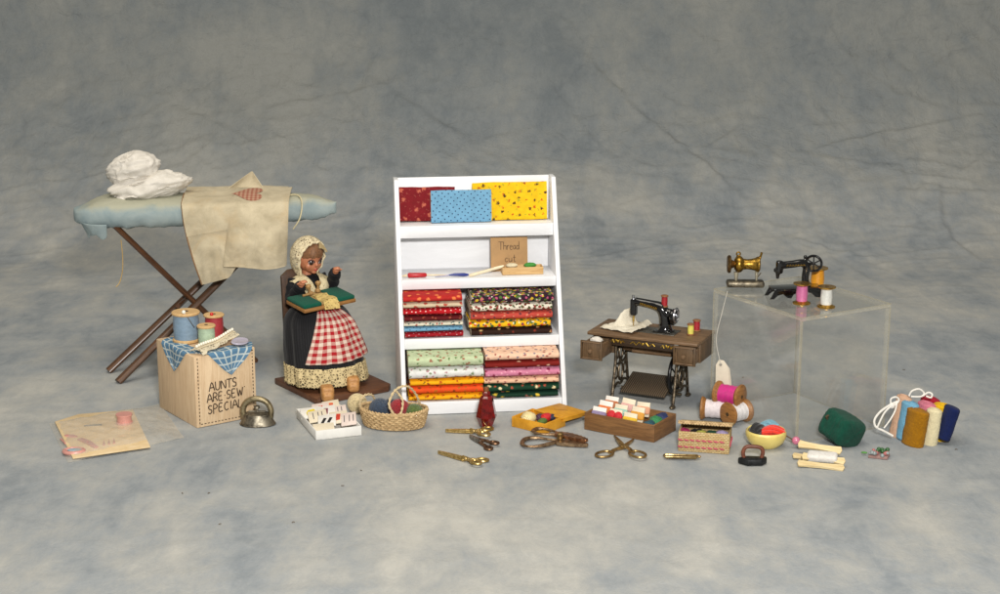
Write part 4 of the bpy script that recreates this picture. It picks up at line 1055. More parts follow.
m.build('skirt', t.m, DO, solid=.05, ang=180)
def hem(i, j):
    p = skirt(i, .0+.22*j, .09+.05*math.sin(i*2*PI*34)*.5); p.z += -.18*(1-j) + (.09*abs(math.sin(i*2*PI*40)) if j < .05 else 0); return p
m = MB(); m.grid(hem, 240, 8, cu=True); m.build('lace_hem', lace('hem_lace', '#dcc898', 5.5, .15), DO, solid=.04, ang=180)
def hem2(i, j): return skirt(i, .03+.18*j, .045)
m = MB(); m.grid(hem2, 110, 5, cu=True); m.build('underskirt_band', cloth('ecru_cotton', '#6f6046', st=.3), DO, ang=180)
# apron
redg = gingham('red_gingham', '#a81c24', '#e4d6c4', 1.0)
def apron(i, j):
    k = .97-.69*j; wdt = .068+.082*j
    an = (-.232+(i-.5)*2*wdt*1.12)
    p = skirt(an, k, .1+.05*math.sin(i*19)*(.25+.75*j)+.10*j*abs(i-.5)*2)
    if i > .9: p += Vector((.25*(i-.9)*10*j, -.1, 0))
    return p
m = MB(); m.grid(apron, 54, 40, us=7.6, vs_=8.2); m.build('apron', redg, DO, solid=.05, ang=180)
# wooden clogs
clog = wood('clog_wood', '#a06a34', '#c4935a', .55, 'Y', 1.0)
for u, v in ((328.5, 402.5), (354, 392.5)):
    q = MDi @ G(u, v, .42); m = MB()
    def cl(d): return 1
    m.box((0, .55, .5), (.86, 1.1, 1.0), .2, seg=3); m.box((0, .1, .33), (.76, .5, .66), .2)
    o = m.build('clog', clog, DO, (q.x, q.y, .43), (0, 0, R(-22)), remesh=.05, smit=3, ang=180)
# ------------------------------------------------------------------ lace-making pillow on her lap
PLc = at(321, 299, MD.translation.y-.6)
LPm = thing('lace_pillow', 'green lace making board in a wooden frame on the doll lap', 'lace pillow', PLc, rot=(R(4), R(-3), R(36)))
gv = felt('green_velvet', '#0d5240', .2); fw = wood('frame_wood', '#7a5028', '#a8783f', .5, 'X', 1.0)
m = MB(); m.box((0, 0, -.16), (4.0, 2.5, .26), .05); m.build('frame', fw, LPm)
for sx in (-1, 1):
    m = MB(); m.box((sx*1.28, 0, .08), (1.4, 2.4, .3), .12, seg=3); m.build('velvet_pad', gv, LPm)
m = MB(); m.box((0, .1, .06), (1.1, 2.3, .2), .06); m.build('middle_pad', mat('tan_pad', '#a88a58', .8), LPm)
m = MB(); m.grid(lambda i, j: (-.5+1.15*i+.03*math.sin(j*9), .35-1.72*j, .2+.05*math.sin(j*8+i*3)-(.55*(j-.85)/.15 if j > .85 else 0)), 14, 22); m.build('lace_strip', lace('pillow_lace', '#d8bd78', 5.5, .24), LPm, solid=.05)
bob = wood('bobbin_wood', '#8a6438', '#b08c58', .5, 'Z')
for k, (x, y) in enumerate(((-.35, .75), (.3, .95))):
    m = MB(); m.lathe([(.1, 0), (.2, .08), (.2, .2), (.09, .3), (.09, .5), (.19, .58), (.21, .72), (.1, .82), (0, .84)], 14, Tm(x, y, .15) @ Rm(R(-15+20*k), 'Y')); m.build('bobbin', bob, LPm)
for k in range(3):
    m = MB(); m.tube([(-1.1+.3*k, .55+.12*k, .3), (-.45+.1*k, .5+.05*k, .32)], [.09, .05], 8); m.build('bobbin', bob, LPm)
# ------------------------------------------------------------------ white tray of needle cards
WP = G(316, 440.5); wz = R(21)
NTR = thing('paper_tray', 'open white paper tray filled with flat printed cards', 'tray', WP, wz)
MW = Tm(*WP) @ Rm(wz, 'Z')
wpap = mat('white_paper', '#dedcd6', .7, var=.05, vs=1)
TW, TD, TH = 2.95, 4.9, .62
m = MB(); m.box((TW/2, TD/2, .04), (TW, TD, .06)); m.build('tray_bottom', wpap, NTR)
for c_, d_ in (((TW/2, .03, TH/2), (TW, .06, TH)), ((TW/2, TD-.03, TH/2), (TW, .06, TH)), ((.03, TD/2, TH/2), (.06, TD-.13, TH)), ((TW-.03, TD/2, TH/2), (.06, TD-.13, TH))):
    m = MB(); m.box(c_, d_, .012); m.build('tray_side', wpap, NTR)
def put(o, M, x, y, z, rx=0, ry=0, rz=0):
    mm = M @ Tm(x, y, z) @ Rm(rz, 'Z') @ Rm(ry, 'Y') @ Rm(rx, 'X'); l, r_, s_ = mm.decompose(); o.location = l; o.rotation_euler = r_.to_euler(); return o
cardm = [mat('card_white', '#e4e0d8', .6, var=.04), mat('card_cream', '#e2d6bd', .6, var=.05), mat('card_pinkish', '#e0cfc6', .6, var=.05)]
inks = {'yellow': mat('ink_yellow', '#e0c81c', .5), 'red': mat('ink_red', '#c43a28', .5), 'black': mat('ink_black', '#1c1a1c', .5), 'orange': mat('ink_orange', '#d8603a', .5), 'grey': mat('ink_grey', '#6f6a6a', .5), 'plum': mat('ink_plum', '#7a3a4a', .5)}
cards = [(.75, 3.95, .50, R(24), 'yellow', 1.15, 1.0, 'flat card with bright yellow print at the left of the white tray'),
         (.95, 3.1, .50, R(26), 'grey', 1.0, 1.1, 'flat card with grey print beside the yellow printed card'),
         (1.45, 4.3, .56, R(27), 'red', .9, 1.15, 'flat card with dark red mark at the back of the white tray'),
         (1.6, 3.5, .60, R(27), 'plum', 1.0, 1.1, 'flat card with plum stripe in the middle of the white tray'),
         (2.2, 4.4, .64, R(26), 'orange', .9, 1.1, 'flat card with orange mark at the back right of the tray'),
         (2.3, 3.3, .62, R(25), 'grey', 1.0, 1.0, 'flat card with grey lines at the right of the white tray'),
         (1.25, 1.95, .50, R(24), 'black', .95, 1.15, 'flat card with two bold black marks near tray front'),
         (2.05, 2.2, .56, R(26), 'red', .95, 1.15, 'flat card with bold red mark near the front right'),
         (2.55, 1.5, .60, R(27), 'grey', .8, 1.2, 'blank looking white card poking over the right tray edge'),
         (.75, .85, .36, R(8), None, 1.1, 1.0, 'plain cream card lying low at the front of the white tray')]
for k, (x, y, z, ry, ik, wd, ln_, label) in enumerate(cards):
    o = thing('needle_card', label, 'card', group='cards in the white tray')
    m = MB(); m.box((0, 0, 0), (wd*1.2, ln_*1.25, .07), .01); m.build('card', cardm[k % 3] if ik != None else cardm[1], o)
    if ik:
        if ik == 'black':
            for dx in (-.2, .18):
                m = MB(); m.box((dx, 0, .04), (.2, .62, .012), 0, rz=R(-18)); m.build('printed_mark', inks[ik], o)
        elif ik == 'grey':
            for dx in (-.28, .05, .3):
                m = MB(); m.box((dx, .05, .04), (.06, .8, .012)); m.build('printed_mark', inks[ik], o)
        else:
            m = MB(); m.prism([(-.28, -.3), (.12, -.38), (.32, -.05), (.2, .36), (-.2, .3), (-.32, .02)] if ik == 'yellow' else [(-.16, -.4), (.12, -.36), (.16, .35), (-.1, .4)], .012, z0=.034); m.build('printed_mark', inks[ik], o)
    put(o, MW, x, y, z+.06, R(13), -ry*.28, R(-14+rnd.uniform(-4, 4)))
# ------------------------------------------------------------------ straw basket with yarn
SB = thing('straw_basket', 'oval straw basket with twisted cord handles holding yarn balls', 'basket', G(394, 425.5), R(-10))
MS = Tm(*SB.location) @ Rm(R(-10), 'Z')
straw = mat('straw', '#a8875a', .75, var=.28, vs=5, c2='#d6b888', bump=.3, bs=25)
def bask(i, j):
    an = 2*PI*i; NV = 56
    rows = 8; row = min(rows-1, int(j*rows)); ph = PI*(row % 2)
    fr = (j*rows) % 1
    bulge = .045*math.sin(PI*fr) + .05*math.cos(an*NV/2+ph)*math.sin(PI*fr)
    z = .04+1.12*j; r_ = .86+.16*j**.7
    rx, ry = 2.12*r_, 1.3*r_
    z += .06*math.cos(2*an)*j
    return ((rx+bulge)*math.cos(an), (ry+bulge)*math.sin(an), z)
m = MB(); m.grid(bask, 280, 56, cu=True)
m.build('basket_wall', straw, SB, ang=180, solid=.09)
m = MB(); m.lathe([(0, .06), (.9, .06)], 36, sx=2.05, sy=1.22); m.build('basket_bottom', straw, SB)
m = MB()
for ph in (0, PI):
    m.tube([(2.14*math.cos(a)+.05*math.cos(a*26+ph), 1.32*math.sin(a), 1.17+.05*math.sin(a*26+ph)+.06*math.cos(2*a)) for a in [2*PI*k/160 for k in range(160)]], .075, 6, closed=True)
m.build('braided_rim', straw, SB)
cordm = mat('straw_cord', '#c9b48c', .85, var=.2, vs=6, bump=.5, bs=30)
def cord(pts, r=.075, name='handle', parent=SB, mt=cordm):
    P_ = spline(pts, 10); m = MB()
    for ph in (0, PI):
        q = []
        for i, p in enumerate(P_): q.append(p + Vector((math.cos(i*.9+ph), 0, math.sin(i*.9+ph)))*r*.55)
        m.tube(q, r*.65, 6)
    return m.build(name, mt, parent)
cord([(-2.0, -.35, 1.0), (-2.05, -.7, 1.5), (-1.85, -.6, 2.05), (-1.45, .1, 1.95), (-1.35, .75, 1.2)])
cord([(.35, -1.2, 1.05), (.0, -1.25, 1.8), (.3, -.8, 2.6), (.9, -.2, 2.75), (1.3, .5, 2.1), (1.5, .9, 1.3)])
cord([(.35, -1.18, 1.0), (.75, -1.2, 1.25), (.8, -.9, 2.0), (.3, -.5, 2.45)], .07)
def yarnball(label, c, r, colr, M, group='yarn balls', flat=1.0):
    o = thing('yarn_ball', label, 'yarn', group=group)
    km = mat('yarn_'+colr.strip('#'), colr, .9, var=.3, vs=7, bump=.5, bs=30, sheen=.3)
    m = MB(); m.ell((0, 0, 0), (r*.95, r*.95, r*.95*flat), 18, 12); m.build('core', km, o)
    rg = random.Random(int(r*1000)+len(label)); m = MB()
    for k in range(9):
        A_ = Rm(rg.uniform(0, PI), 'X') @ Rm(rg.uniform(0, PI), 'Y')
        for t_ in range(4):
            off = (t_-1.5)*.16*r*1.6
            rr_ = math.sqrt(max(.05, 1-(off/r)**2))*r
            pts = [A_ @ Vector((rr_*math.cos(a), rr_*math.sin(a), off)) for a in [2*PI*q/22 for q in range(22)]]
            m.tube([(p.x, p.y, p.z*flat) for p in pts], .075*r+.018, 5, closed=True)
    m.build('windings', km, o); put(o, M, *c); return o
yarnball('navy blue yarn ball in the straw basket beside the red one', (-.95, .1, 1.05), .62, '#2e3c4e', MS)
yarnball('dark navy yarn ball at the back of the straw basket', (-.35, .55, 1.0), .55, '#27303f', MS)
yarnball('deep red yarn ball in the middle of the straw basket', (.35, .1, 1.1), .6, '#8e1a22', MS)
yarnball('olive green yarn ball at the right end of the straw basket', (1.32, .05, .9), .55, '#4f6128', MS)
p = G(357.5, 412); yarnball('cream yarn ball on the cloth between tray and straw basket', (p.x, p.y, .6), .6, '#c9b78c', Matrix.Identity(4))
# ------------------------------------------------------------------ dark red cut-glass bottle
RB = thing('perfume_bottle', 'dark red faceted bottle with tiny stopper before the white shelf', 'bottle', G(486.5, 426.5), R(12))
t = NT('ruby_glass'); v = t.coord('Object'); n = t.noise(v, 2.5, 5, .6)
t.ln(t.ramp(n, [(.35, hexc('#4a0709')), (.65, hexc('#8c1512'))]), t.b.inputs['Base Color']); t.setb(Roughness=.1, Transmission_Weight=.25, IOR=1.5, Coat_Weight=.6, Specular_IOR_Level=.6); t.bump(n, .15, .05); rgl = t.m
m = MB(); m.lathe([(.34, .0), (.42, .05), (.68, .7), (.66, .8), (.42, 1.95), (.36, 2.02), (.24, 2.1)], 8); m.build('body', rgl, RB, ang=20)
m = MB(); m.lathe([(.24, 2.1), (.28, 2.16), (.26, 2.3), (.18, 2.36)], 8); m.build('neck_ring', rgl, RB, ang=20)
m = MB(); m.lathe([(.15, 2.36), (.17, 2.42), (.14, 2.62), (0, 2.64)], 12); m.build('stopper', mat('amber_stopper', '#7a4a26', .4), RB)
# ------------------------------------------------------------------ yellow box with open lid
YP = G(545, 434.5); yz_ = R(-40)
# local x runs from the near corner along the right face, y along the left face
YB = thing('yellow_box', 'small open mustard yellow box holding coloured thread balls', 'box', YP, R(52))
MY = Tm(*YP) @ Rm(R(52), 'Z')
mus = mat('mustard_card', '#c98a18', .55, var=.1, c2='#dda02a')
YX, YY, YH = 2.2, 2.65, .68
m = MB(); m.box((YX/2, YY/2, .05), (YX-.14, YY-.14, .08)); m.build('box_bottom', mus, YB)
for c_, d_ in (((YX/2, .05, YH/2), (YX, .1, YH)), ((YX/2, YY-.05, YH/2), (YX, .1, YH)), ((.05, YY/2, YH/2), (.1, YY-.21, YH)), ((YX-.05, YY/2, YH/2), (.1, YY-.21, YH))):
    m = MB(); m.box(c_, d_, .02); m.build('box_side', mus, YB)
LD = thing('box_lid', 'loose mustard yellow lid resting behind the yellow box', 'lid', at(561, 415, G(561, 420).y), rot=(R(3), R(4), R(50)))
LD.location.z = .6
m = MB(); m.box((0, 0, .0), (2.6, 2.3, .09), .02); m.build('lid_top', mus, LD)
for c_, d_ in (((0, -1.1, -.13), (2.3, .08, .2)), ((0, 1.1, -.13), (2.3, .08, .2)), ((-1.1, 0, -.13), (.08, 2.1, .2)), ((1.1, 0, -.13), (.08, 2.1, .2))):
    m = MB(); m.box(c_, d_, .01); m.build('lid_side', mus, LD)
m = MB(); m.box((.1, .1, .048), (.9, .12, .01), rz=R(-50)); m.build('faded_print', mat('faded_print', '#9a6a14', .6), LD)
def lump(name, label, cat, r, c, M, mt, group=None, amp=.12, rz=0, ry=0):
    m = MB(); m.ell((0, 0, 0), r, 22, 14, disp=lambda d: 1+amp*fbm((d.x*2.2, d.y*2.2, d.z*2.2), 3, r[0]*7+c[0]))
    o = m.build(name, mt, None, ang=180); put(o, M, c[0], c[1], c[2], 0, ry, rz)
    return tag(o, label, cat, group)
g_ = 'thread balls in the yellow box'
lump('thread_ball', 'cream thread ball in the yellow box', 'thread', (.5, .5, .4), (.75, 1.85, .55), MY, thread('ball_cream', '#e0cf98', 'X'), g_)
lump('thread_ball', 'bright red thread ball in the yellow box', 'thread', (.42, .3, .26), (1.4, .95, .62), MY, thread('ball_red', '#c4161c', 'X'), g_)
lump('thread_ball', 'dark purple thread ball between cream and red in yellow box', 'thread', (.28, .26, .26), (1.3, 1.4, .52), MY, thread('ball_purple', '#43223c', 'X'), g_)
lump('thread_ball', 'moss green thread ball at the front of the yellow box', 'thread', (.4, .26, .22), (.8, .8, .5), MY, thread('ball_green', '#4f6a22', 'X'), g_)
lump('thread_ball', 'navy thread ball at the right of the yellow box', 'thread', (.25, .25, .22), (1.75, .75, .55), MY, thread('ball_navy', '#20233c', 'X'), g_)
# ------------------------------------------------------------------ scissors and other metal trinkets
gold = metal('gold_plate', '#9c7e3e', '#d8bc80', .36, 4.0)
brz = metal('bronze', '#6a503a', '#b49878', .36, 3.0)
ant = metal('antique_brass', '#775c34', '#bfa06c', .36, 3.0)
gun = metal('gunmetal', '#6a665e', '#a8a298', .36, 4.0)
def scissors(label, tip, piv, rings, mt, cat='scissors', ring_r=.36, w=.16, th=.11, spread=.12, fancy=False, cross=True, ht=None):
    """tip, pivot and ring centres as spots of the photograph on the cloth"""
    o = thing('scissors', label, cat, G(*piv)); base = Vector(o.location)
    T = [Vector(G(*t_))-base for t_ in (tip if isinstance(tip[0], tuple) else (tip, tip))]; Rg = [Vector(G(*q))-base for q in rings]
    for k in (0, 1):
        z = .10+.12*k
        tipv = T[k]; d = tipv.normalized(); s_ = Vector((-d.y, d.x, 0)); L_ = tipv.length
        off = (spread if k else -spread)
        m = MB()
        ang = math.atan2(d.y, d.x)
        m.prism([(-.18, -w*.8), (L_*.2, -w), (L_*.75, -w*.55), (L_, -.03), (L_, .03), (L_*.75, w*.35), (L_*.2, w*.8), (-.18, w*.8)], th, Tm(0, 0, z-th/2) @ Rm(ang, 'Z'), b=.02)
        m.build('blade', mt, o)
        rc = Rg[k]; e = rc.normalized()
        m = MB(); pe = rc-e*ring_r*.8
        m.tube(spline([(0, 0, z), (pe.x*.4+.06*(1 if k else -1), pe.y*.4, z+.02), (pe.x*.75, pe.y*.75, z), (pe.x, pe.y, z)], 5), [.15, .14, .13, .12, .11, .1, .1, .11, .12, .12, .11, .1, .1, .1, .1, .1], 8)
        if fancy:
            for q in (.3, .55, .8): m.ell((pe.x*q, pe.y*q, z), (.12, .12, .11), 10, 8)
        m.build('shank', ht or mt, o)
        m = MB(); an2 = math.atan2(e.y, e.x); X = Tm(rc.x, rc.y, z) @ Rm(an2, 'Z')
        m.tube([(ring_r*1.25*math.cos(a), ring_r*.9*math.sin(a), 0) for a in [2*PI*q/24 for q in range(24)]], .08, 8, closed=True, M=X)
        m.build('ring_handle', ht or mt, o)
    m = MB(); m.lathe([(.1, .0), (.1, .3), (.06, .34), (0, .34)], 12); m.build('rivet', mt, o)
    return o
scissors('closed gold scissors nearest the red bottle, tip pointing left', (445.5, 433), (471, 433.5), ((487, 430.3), (484, 437)), gold, ring_r=.33, w=.13, fancy=True)
scissors('small dull grey scissors with round brown handles below gold pair', (469.5, 438.5), (480, 443.5), ((488.5, 449.5), (494, 446)), gun, ring_r=.24, w=.17, ht=metal('rust_handles', '#4a3526', '#8a6a50', .4, 4.0))
scissors('closed gold scissors nearest the camera, lying apart from the others', (438, 454.5), (463, 461), ((482, 461.5), (476, 465.5)), gold, ring_r=.30, w=.13, fancy=True)
scissors('open antique brass scissors with two large ring handles', ((634, 440.5), (614, 439)), (622.5, 449), ((604.5, 455.5), (637.5, 457.5)), ant, ring_r=.5, w=.16, th=.13)
# heavy bronze shears
HS = thing('shears', 'heavy bronze pinking shears lying below the yellow box', 'scissors', G(556, 445)); b0 = Vector(HS.location)
def gp(u, v): q = Vector(G(u, v))-b0; return q
cop = metal('copper_bronze', '#6e4630', '#bd8a62', .34, 3.0)
def bladeplate(nm, spots, wds, z, mt_):
    P_ = spline([gp(*q) for q in spots], 5); n_ = len(P_); W = [np.interp(k/(n_-1), np.linspace(0, 1, len(wds)), wds) for k in range(n_)]
    lf, rt = [], []
    for k in range(n_):
        tg = (P_[min(n_-1, k+1)]-P_[max(0, k-1)]).normalized(); sd_ = Vector((-tg.y, tg.x, 0)); tooth = .035*(k % 2) if nm == 'blade' else 0
        lf.append(P_[k]+sd_*(W[k]+tooth)); rt.append(P_[k]-sd_*W[k])
    m = MB(); m.prism([(p.x, p.y) for p in rt+lf[::-1]], .2, z0=z, b=.05); m.build(nm, mt_, HS)
bladeplate('blade', [(556, 440), (567, 442), (578, 444.5), (587, 447)], [.28, .38, .3, .1], .3, cop)
bladeplate('blade', [(557, 445), (567, 446), (578, 447), (588, 448)], [.26, .32, .24, .08], .08, brz)
def loopy(nm, spots, rr, z):
    P_ = spline([gp(*q)+Vector((0, 0, z)) for q in spots], 7, closed=True); n_ = len(P_)
    m = MB(); m.tube(P_, [rr*(1+.25*math.sin(2*PI*k/n_*2)) for k in range(n_)], 10, closed=True, flat=.75); m.build(nm, brz, HS)
loopy('large_handle', [(522, 446), (526, 441.5), (537, 440.5), (548, 442), (558, 443.5), (550, 446.5), (538, 449), (527, 449)], .13, .18)
loopy('small_handle', [(533, 437), (537, 434), (546, 434.5), (556, 437.5), (560, 440.5), (551, 440), (541, 439.5)], .12, .36)
m = MB(); q = gp(560, 443.5); m.lathe([(.2, .3), (.2, .66), (.12, .72), (0, .72)], 14, Tm(q.x, q.y, 0)); m.build('pivot_screw', ant, HS)
# small brass buckle-like bar
BR = thing('needle_case', 'small narrow brass bar with raised rim lying on the cloth', 'needle case', G(681, 459), R(-4))
m = MB(); m.box((0, 0, .12), (1.85, .26, .16), .05); m.build('bar', ant, BR)
m = MB(); m.tube([(x, y, .2) for x, y in ((-.93, -.2), (.9, -.2), (1.0, -.12), (1.0, .12), (.9, .2), (-.93, .2), (-1.02, .1), (-1.02, -.1))], .06, 8, closed=True); m.build('rim', metal('pale_brass', '#6f5c3a', '#b8a070', .34, 3.0), BR)
m = MB(); m.ell((1.1, 0, .18), (.1, .08, .08), 10, 8); m.build('knob', ant, BR)
# small black flat iron with a brown handle
FI = thing('flat_iron', 'tiny black flat iron with reddish brown handle', 'iron', G(752, 464), R(-4))
irn = mat('cast_iron', '#26282a', .5, metal=.6, var=.4, vs=4, bump=.5, bs=12)
m = MB(); m.prism([(-.86, -.05), (-.3, -.5), (.55, -.42), (.88, .02), (.85, .3), (-.35, .34)], .38, z0=.04, b=.06); m.build('sole', irn, FI)
m = MB(); m.tube(spline([(-.5, .02, .4), (-.55, .02, .75), (-.38, .02, 1.05), (.1, .02, 1.1), (.5, .02, 1.02), (.62, .02, .75), (.55, .02, .4)], 6), .12, 10); m.build('handle', wood('brown_handle', '#4f2a1c', '#7d4630', .5, 'X'), FI)

# ------------------------------------------------------------------ wooden tray box with thread cards
BXP = G(654, 442.8); bxz = R(-33)
# local: x to the left along the long front, so rotate: origin at the near corner, x axis along the right face
WB = thing('wooden_box', 'brown wooden box without lid holding white thread cards', 'box', BXP, bxz)
MB_ = Tm(*BXP) @ Rm(bxz, 'Z')
wbw = wood('brown_box_wood', '#5e3f22', '#8a6238', .55, 'X', .8)
wby = wood('brown_box_wood_end', '#5e3f22', '#86603a', .55, 'Y', .8)
BL, BDp, BHt = 5.0, 2.95, 1.12
m = MB(); m.box((-BL/2, BDp/2, .06), (BL-.1, BDp-.1, .1)); m.build('box_bottom', wbw, WB)
for c_, d_, mt_ in (((-BL/2, .07, BHt/2), (BL, .14, BHt), wbw), ((-BL/2, BDp-.07, BHt/2), (BL, .14, BHt), wbw), ((-.07, BDp/2, BHt/2), (.14, BDp-.29, BHt-.01), wby), ((-BL+.07, BDp/2, BHt/2), (.14, BDp-.29, BHt-.01), wby), ((-1.1, BDp/2, BHt/2-.1), (.1, BDp-.29, BHt-.25), wby)):
    m = MB(); m.box(c_, d_, .02); m.build('box_side', mt_, WB)
tc = [('lilac', '#8a7a9c'), ('red', '#c41420'), ('yellow', '#e0b420'), ('orange', '#d8702c'), ('mint', '#9cc4b4'), ('gold', '#d89830'), ('rust', '#b86a3a'), ('pale pink', '#d8a8a0'), ('peach', '#dca07c')]
where = ['at the front left of the wooden box', 'at the front middle of the wooden box', 'at the front right of the wooden box', 'in the middle row at the left', 'in the middle row centre', 'in the middle row at the right', 'in the back row at the left', 'in the back row centre', 'in the back row at the right']
for k in range(9):
    r_, c_ = divmod(k, 3)
    o = thing('thread_card', f'white thread card wound with {tc[k][0]} thread {where[k]}', 'thread card', group='thread cards in the wooden box')
    m = MB(); m.box((0, 0, .42), (.92, .1, .92+.1*(k % 2)), .02)
    m.build('card', cardm[1] if k % 3 else cardm[0], o)
    m = MB()
    if k == 1:
        m.ell((-.26, -.08, .48), (.32, .18, .34), 14, 10); m.ell((.26, -.08, .48), (.32, .18, .34), 14, 10)
    else: m.box((0, -.03, .36), (.96, .3, .5), .1, seg=3)
    m.build('thread', thread('card_thread_'+tc[k][1].strip('#'), tc[k][1], 'X'), o)
    put(o, MB_, -4.3+1.18*c_+rnd.uniform(-.05, .05), .42+.82*r_, .58+.14*r_, R(-18+rnd.uniform(-6, 6)), rnd.uniform(-.06, .06), R(rnd.uniform(-6, 6)))
gy = 'thread hanks in the right compartment'
lump('thread_hank', 'teal blue thread hank at the front of the right compartment', 'thread', (.42, .4, .34), (-.62, .55, .85), MB_, thread('hank_teal', '#1d4a58', 'X', v=.5), gy, .2)
lump('thread_hank', 'grass green thread hank in the middle of the right compartment', 'thread', (.4, .45, .34), (-.6, 1.3, .95), MB_, thread('hank_grass', '#2c7a48', 'X', v=.5), gy, .2)
lump('thread_hank', 'dark blue thread hank at the back of the right compartment', 'thread', (.42, .45, .34), (-.6, 2.2, .92), MB_, thread('hank_navy', '#1e2c58', 'X', v=.5), gy, .2)
# ------------------------------------------------------------------ treadle sewing machine
TP = G(650, 398.5); tz = R(-25)
ST = thing('treadle_sewing_table', 'miniature treadle sewing table with black sewing machine and iron legs', 'sewing machine', TP, tz)
MT = Tm(*TP) @ Rm(tz, 'Z'); TZ = 4.72; TX2, TY2 = 3.85, 1.95
tw2 = wood('table_wood', '#4f3a25', '#82664a', .5, 'X', .7)
tw3 = wood('table_wood_end', '#46341f', '#6e563c', .5, 'Z', .9)
m = MB(); m.box((0, 0, TZ-.11), (2*TX2, 2*TY2, .22), .05); m.build('table_top', tw2, ST)
m = MB(); m.box((0, -TY2+.35, TZ-.52), (4.3, .16, .58), .04); m.build('apron_panel', wood('dark_apron', '#241a12', '#453424', .5, 'X', .7), ST)
m = MB(); m.box((0, TY2-.35, TZ-.5), (5.0, .16, .54), .03); m.build('back_rail', tw2, ST)
gl = metal('gilt', '#a8842c', '#e0bc5a', .3, 6.0)
for cx in (-1.75, 0, 1.75):
    m = MB()
    for s_ in (-1, 1):
        P_ = [(cx+s_*(.08+.07*k)*(1.5 if cx == 0 else .8), -TY2+.25, TZ-.5+.13*math.sin(k*1.5)*(1-.06*k)) for k in range(8)]
        m.tube(spline(P_, 4), .035, 5)
    m.ell((cx, -TY2+.25, TZ-.5), (.1, .04, .1), 10, 6); m.build('gilt_scrollwork', gl, ST)
def drawer(x, pull, label=None):
    cw, chh, cdp = 1.55, 1.3, 3.0
    m = MB()
    m.box((x, .35, TZ-.22-chh/2-.01), (cw, cdp-.2, chh), .03); m.build('drawer_case', tw3, ST)
    yf = -TY2+.15-pull
    fr = MB(); fr.box((x, yf, TZ-.24-chh/2), (cw-.02, .16, chh-.02), .03); d_ = fr.build('drawer', tw3, ST)
    zb = TZ-.24-chh+.1
    m = MB(); m.box((x, yf+1.0, zb), (cw-.3, 1.9, .08)); m.build('drawer_bottom', tw2, d_)
    for s_ in (-1, 1):
        m = MB(); m.box((x+s_*(cw/2-.13), yf+1.0, zb+.5), (.1, 1.9, .95), .01); m.build('drawer_side', tw2, d_)
    m = MB(); m.tube([(x-.62, yf-.08, TZ-.34), (x+.62, yf-.08, TZ-.34), (x+.62, yf-.08, TZ-.24-chh+.12), (x-.62, yf-.08, TZ-.24-chh+.12)], .05, 6, closed=True); m.build('moulding', tw2, d_)
    m = MB(); m.lathe([(.09, 0), (.07, .1), (.15, .18), (.13, .26), (0, .28)], 14, Tm(x, yf-.07, TZ-.24-chh/2) @ Rm(R(90), 'X')); m.build('knob', tw2, d_)
drawer(-3.0, 1.45); drawer(3.02, .2)
lump('white_bundle', 'small white bundle lying inside the open left drawer', 'bundle', (.45, .28, .2), (-3.0, -2.35, TZ-.38), MT, whitec, None, .2)
iron_ = metal('leg_iron', '#3a3229', '#7c6f5c', .45, 4.0, .3)
for sx in (-1, 1):
    m = MB(); x = sx*2.15; r_ = .11
    def T(pts, rr=r_, n=6): m.tube(spline([(x, a, b) for a, b in pts], n), rr, 8)
    T([(-1.55, .12), (-1.3, 1.2), (-1.0, 2.6), (-.95, TZ-1.0)]); T([(1.55, .12), (1.3, 1.2), (1.0, 2.6), (.95, TZ-1.0)])
    T([(-1.0, TZ-.9), (0, TZ-.8), (1.0, TZ-.9)], .13); T([(-1.38, .75), (-.6, 1.0), (0, .85), (.6, 1.0), (1.38, .75)], .09)
    T([(-1.05, 2.5), (-.4, 2.3), (0, 2.55), (.4, 2.3), (1.05, 2.5)], .08)
    for cz, ry, rz_ in ((1.7, .38, .62), (3.05, .32, .5)):
        m.tube([(x, ry*math.cos(a), cz+rz_*math.sin(a)) for a in [2*PI*k/22 for k in range(22)]], .08, 8, closed=True)
    for s_ in (-1, 1):
        m.tube([(x, s_*(.85+.26*math.cos(a)), 1.75+.4*math.sin(a)) for a in [2*PI*k/18 for k in range(18)]], .06, 6, closed=True)
        m.tube([(x, s_*(.66+.2*math.cos(a)), 3.05+.34*math.sin(a)) for a in [2*PI*k/18 for k in range(18)]], .055, 6, closed=True)
        m.ell((x, s_*1.6, .12), (.2, .32, .12), 12, 8)
    m.build('leg_frame', iron_, ST)
m = MB(); m.tube([(-2.15, .2, .5), (2.15, .2, .5)], .1, 8); m.tube([(-2.15, .9, 2.9), (2.15, .9, 2.9)], .1, 8); m.build('cross_bar', iron_, ST)
m = MB(); m.tube([(-1.9, -.2, TZ-1.35), (-1.3, -.2, TZ-1.35), (-1.2, -.2, TZ-1.35), (1.55, -.2, TZ-1.35)], [.13, .13, .26, .24], 12); m.build('drive_shaft', tw2, ST)
t = NT('treadle_slats'); v = t.coord('Object'); wv2 = t.add('ShaderNodeTexWave'); wv2.bands_direction = 'X'; wv2.inputs['Scale'].default_value = 2.2; wv2.inputs['Distortion'].default_value = .6; t.ln(v, wv2.inputs['Vector'])
t.ln(t.ramp(wv2.outputs['Fac'], [(.2, hexc('#382d22')), (.8, hexc('#665642'))]), t.b.inputs['Base Color']); t.setb(Roughness=.6); t.bump(wv2.outputs['Fac'], .6, .06)
m = MB(); m.box((0, 0, 0), (3.2, 2.5, .14), .03, M=Tm(-.15, .1, .95) @ Rm(R(17), 'X')); m.build('treadle_plate', t.m, ST)
m = MB(); m.tube([(1.72, .1+1.25*math.cos(a), 1.95+1.25*math.sin(a)) for a in [2*PI*k/40 for k in range(40)]], .13, 10, closed=True)
for k in range(5): m.tube([(1.72, .1, 1.95), (1.72, .1+1.2*math.cos(k*1.2566), 1.95+1.2*math.sin(k*1.2566))], .06, 6)
